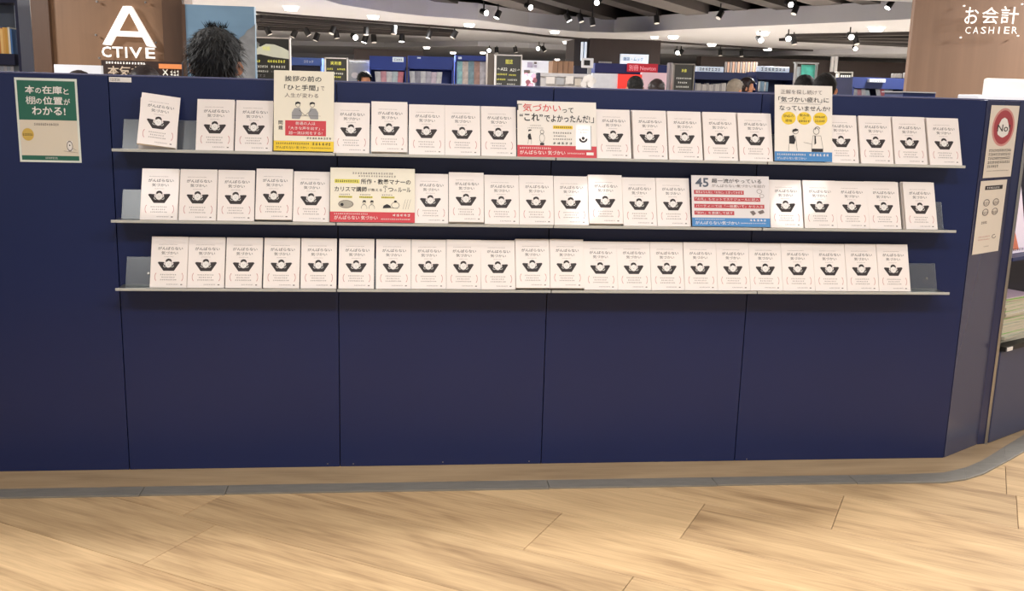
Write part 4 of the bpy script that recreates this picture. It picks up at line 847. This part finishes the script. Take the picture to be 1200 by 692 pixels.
# green poster case
t = thing('poster_case', 'glass poster case with green print behind the tall blue-footed card', 'poster case', (aty(942, 100, 7).x, 7, 0)); O = t.location
slab('print', 939, 76, 955, 95, 7.02, .02, mat('green_print', (60, 150, 132), .4, emit=.25, noise=.7, nscale=16), t, ox=O)
slab('print', 934, 78, 940, 100, 7.03, .02, mat('grey_print', (150, 160, 164), .4, emit=.1, noise=.5, nscale=22), t, ox=O)
for a in ((932, 73, 960, 74.6), (932, 73, 933.6, 100), (956.5, 74, 957.6, 100)): slab('frame', *a, 7.0, .05, STEEL, t, ox=O)
slab('stand', 932, 100, 958, 112, 7.0, .2, STEELD, t, zbot=0, ox=O)
t = thing('light_column', 'pair of vertical pale light strips on the dark rear wall', 'lamp', aty(978, 85, 21.8)); O = t.location
for a in (974.5, 979): slab('light_tube', a, 66, a+2.6, 84, 21.8, .08, mat('dim_tube', (196, 190, 184), .5, emit=.5), t, ox=O)
# right navy bookcase with magazines
bookcase('navy bookcase with pink fanned magazines in front of the cashier wall', 999, 91, 1062, 114, 7.0, NAVYS, 13)
lightsign('small framed white sign on the bookcase near the cashier wall', 1019, 92.5, 1038, 96.5, 6.945, mat('sign_grey', (190, 196, 206), .5), tm=NAVYD)
rack('on the bookcase near the cashier wall', 1000, 104.5, 1020, 113.8, 7.1, 4, -1, 'pink magazines near the cashier wall', pastel); rack('at the right on the bookcase near the cashier wall', 1028, 104.5, 1046, 113.8, 7.1, 4, 2, 'pale magazines near the cashier wall', pastel[::-1])
t = thing('ornament_shelf', 'small shelf with white ornaments left of the cashier wall', 'shelf', (aty(1056, 92, 9).x, 9, 0)); O = t.location
slab('shelf', 1044, 91.5, 1070, 93, 9, .3, DARKW, t, ox=O)
slab('bracket', 1050, 93, 1052, 100, 9.1, .05, DARKW, t, zbot=0, ox=O)
for i, px in enumerate((1046, 1050, 1054, 1060, 1065)): slab('ornament', px, 86-(i > 2), px+3.4, 91.5, 9.05, .05, mat('ornament_white', (205, 200, 196), .5), t, bevel=.008, ox=O)
# cashier sign
t = thing('wall_sign', 'white cashier lettering in Japanese and English on the right wooden wall', 'sign', aty(1160, 35, 2.9)); O = t.location
for ch, a, b, c, d in (('お', 1130, 8.5, 1146, 28), ('会', 1150, 8.5, 1170, 28), ('計', 1172, 7.5, 1193, 28)):
    s = px_sheet(a, b, c, d, 2.93, O); s.text(ch, 0, 0, 1, 1, LETTER, 1, .006, 3); s.obj('letter', t)
for i, ch in enumerate('CASHIER'):
    x = 1130.5+i*9.1+(2.2 if ch == 'I' else 0); s = px_sheet(x, 31.5, x+(6.3 if ch != 'I' else 1.6), 39.5, 2.93, O); s.text(ch, 0, 0, 1, 1, LETTER, 1, .0); s.obj('letter', t)
for px, py in ((1129, 7), (1197, 5), (1125, 44), (1192, 42)):
    p = aty(px, py, 2.97)-O; q = MB(); q.tube(p, p+Vector((0, -.015, 0)), .006, .006, LETTER, 8); q.obj('stand_off', t)
# white register and dark tray on the counter behind the partition
t = thing('register_monitor', 'white rounded register monitor seen over the right end of the partition', 'monitor', (aty(1185, 110, 1.3).x, 1.3, 1.30))
O = t.location
s = slab('casing', 1157, 92.5, 1230, 114, 1.3, .05, mat('register_white', (232, 230, 224), .4), t, bevel=.012, ox=O)
slab('base', 1146, 112, 1240, 122, 1.28, .2, mat('register_base', (222, 222, 226), .45), t, bevel=.006, ox=O, zbot=1.1985)
ctr = thing('cash_desk', 'navy cash desk behind the right end of the partition', 'desk', (3.1, 1.5, 0))
boxo('top', -.85, -.42, 1.17, 1.1, .6, 1.1985, NAVYS, ctr); boxo('body', -.8, -.38, 0, 1.05, .55, 1.17, NAVYD, ctr)
t = thing('document_tray', 'low dark blue tray with pale rim just above the partition edge', 'tray', (aty(1075, 113, 1.2).x, 1.2, 1.20)); O = t.location
slab('body', 1058, 108.5, 1096, 118, 1.2, .2, NAVYS, t, ox=O, zbot=1.2); slab('rim', 1057, 107.5, 1097, 108.8, 1.19, .22, GREY, t, ox=O)

# ------------------------------------------------------------------ ceiling lamps
def pos(px, py, z): p = atz(px, py, z); return p
dl = [(341, 9, 17, 'left of the first ceiling joint'), (437.5, 20, 13, ''), (550, 29.5, 12, ''), (373, 54, 7, ''), (500, 56, 8, ''), (546, 54, 9, ''), (531, 62, 7, ''),
      (650, 37.5, 11, ''), (600, 52.6, 10, ''), (664.6, 49.5, 10, ''), (767, 44, 9, ''), (789, 43.4, 12, ''), (834, 52.3, 10, ''), (894, 38.7, 14, ''), (899.6, 57.5, 10, ''), (958, 62.7, 8, ''), (1027, 33.3, 17, ''), (881, 64.5, 26, ''), (566, 62, 7, ''), (653, 70, 6, '')]
dl.sort()
BL = ((0, 52), (250, 52), (340, 53), (450, 55), (560, 54), (620, 56), (700, 61), (820, 64), (900, 66), (960, 64), (1100, 62), (1300, 62))
def band(x):
    for (a, ya), (b, yb) in zip(BL, BL[1:]):
        if a <= x <= b: return ya+(yb-ya)*(x-a)/(b-a)
    return 99
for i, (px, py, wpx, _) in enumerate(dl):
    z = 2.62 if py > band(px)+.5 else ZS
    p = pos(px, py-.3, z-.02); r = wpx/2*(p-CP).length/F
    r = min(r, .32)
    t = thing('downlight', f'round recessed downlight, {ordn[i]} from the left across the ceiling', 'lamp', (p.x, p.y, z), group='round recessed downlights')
    hh = min(.07, r*.55)  # lens hangs deep so its shape gives the height of the lamp glare
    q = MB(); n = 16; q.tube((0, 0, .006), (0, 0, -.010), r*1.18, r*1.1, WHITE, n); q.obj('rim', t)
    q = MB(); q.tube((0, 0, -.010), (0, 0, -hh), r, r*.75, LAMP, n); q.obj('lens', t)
sp = [(314, 36, 0), (345, 39, 0), (359.5, 37, 0), (371, 43, 0), (390, 35, 0), (394, 40, 0), (415, 42.5, 2), (429, 36, 0), (428, 45, 1), (438, 45, 0), (461.5, 35, 0), (471, 44, 1), (503, 40, 0), (532.6, 40, 0),
      (417, 3, 2), (567, 14, 2), (583.7, 16.5, 1), (619, 7.5, 2), (665, 20, 1), (680, 21, 0), (694, 25, 0), (701, 2, 2), (769.5, 22.5, 0), (844, 17, 0), (924, 4, 2), (932, 11.6, 0), (890, 45.5, 2), (923.6, 44, 2), (930, 47, 0),
      (996, 42, 2), (1001.7, 56, 2), (1068, 55, 2), (1043, 5, 1), (573.5, 58, 2), (582, 58.5, 0), (604, 58, 0), (631.7, 56, 2), (637, 57, 0), (668.5, 62, 0), (669, 55, 2), (793, 60.7, 2), (798, 61, 0), (844, 61.6, 0), (869, 62.5, 0), (1003, 47, 0)]
sp.sort()
def fasc(x):
    for a, b in zip(fp, fp[1:]):
        if a.x <= x <= b.x: return a.y+(b.y-a.y)*(x-a.x)/(b.x-a.x)
    return 0
w3 = ['black can pointing down', 'black can with glinting rim', 'lit lamp facing the aisle']
ord2 = ordn+['twenty-third', 'twenty-fourth', 'twenty-fifth', 'twenty-sixth', 'twenty-seventh', 'twenty-eighth', 'twenty-ninth', 'thirtieth']+['thirty-'+x for x in ordn[:9]]+['fortieth']+['forty-'+x for x in ordn[:9]]
for i, (px, py, k) in enumerate(sp):
    zz_ = 2.6 if py >= 24 else 2.86
    if py > band(px)+1: zz_ = 2.52
    p = pos(px, py, zz_); top = 2.621 if zz_ == 2.52 else (ZS+.001 if p.y > fasc(p.x) else ZU+.27)
    sc = (p-CP).length/F
    R0 = 3.3*sc if py < 50 else 2.4*sc; R0 = min(R0, .09); Lc = R0*2.6
    t = thing('spotlight', f'ceiling spotlight, {w3[k]}, {ord2[i]} from the left', 'lamp', (p.x, p.y, zz_), group='ceiling spotlights')
    rr = random.Random(i); ax = Vector((rr.uniform(-.7, .7), -.9 if k == 2 else rr.uniform(-.3, .1), -.35 if k == 2 else -1)).normalized()
    q = MB(); q.tube(-ax*Lc/2, ax*Lc/2, R0*.92, R0, BLACK, 14); q.obj('can', t)
    q = MB(); q.tube((0, 0, 0), (0, 0, top-zz_), .012, .012, BLACK, 8); q.obj('stem', t)
    q = MB(); q.tube(ax*(Lc/2), ax*(Lc/2+.012), R0*.86, R0*.86, LAMPS if k else mat('lens_dim', (220, 210, 200), .3, emit=.6), 14); q.obj('lens', t)
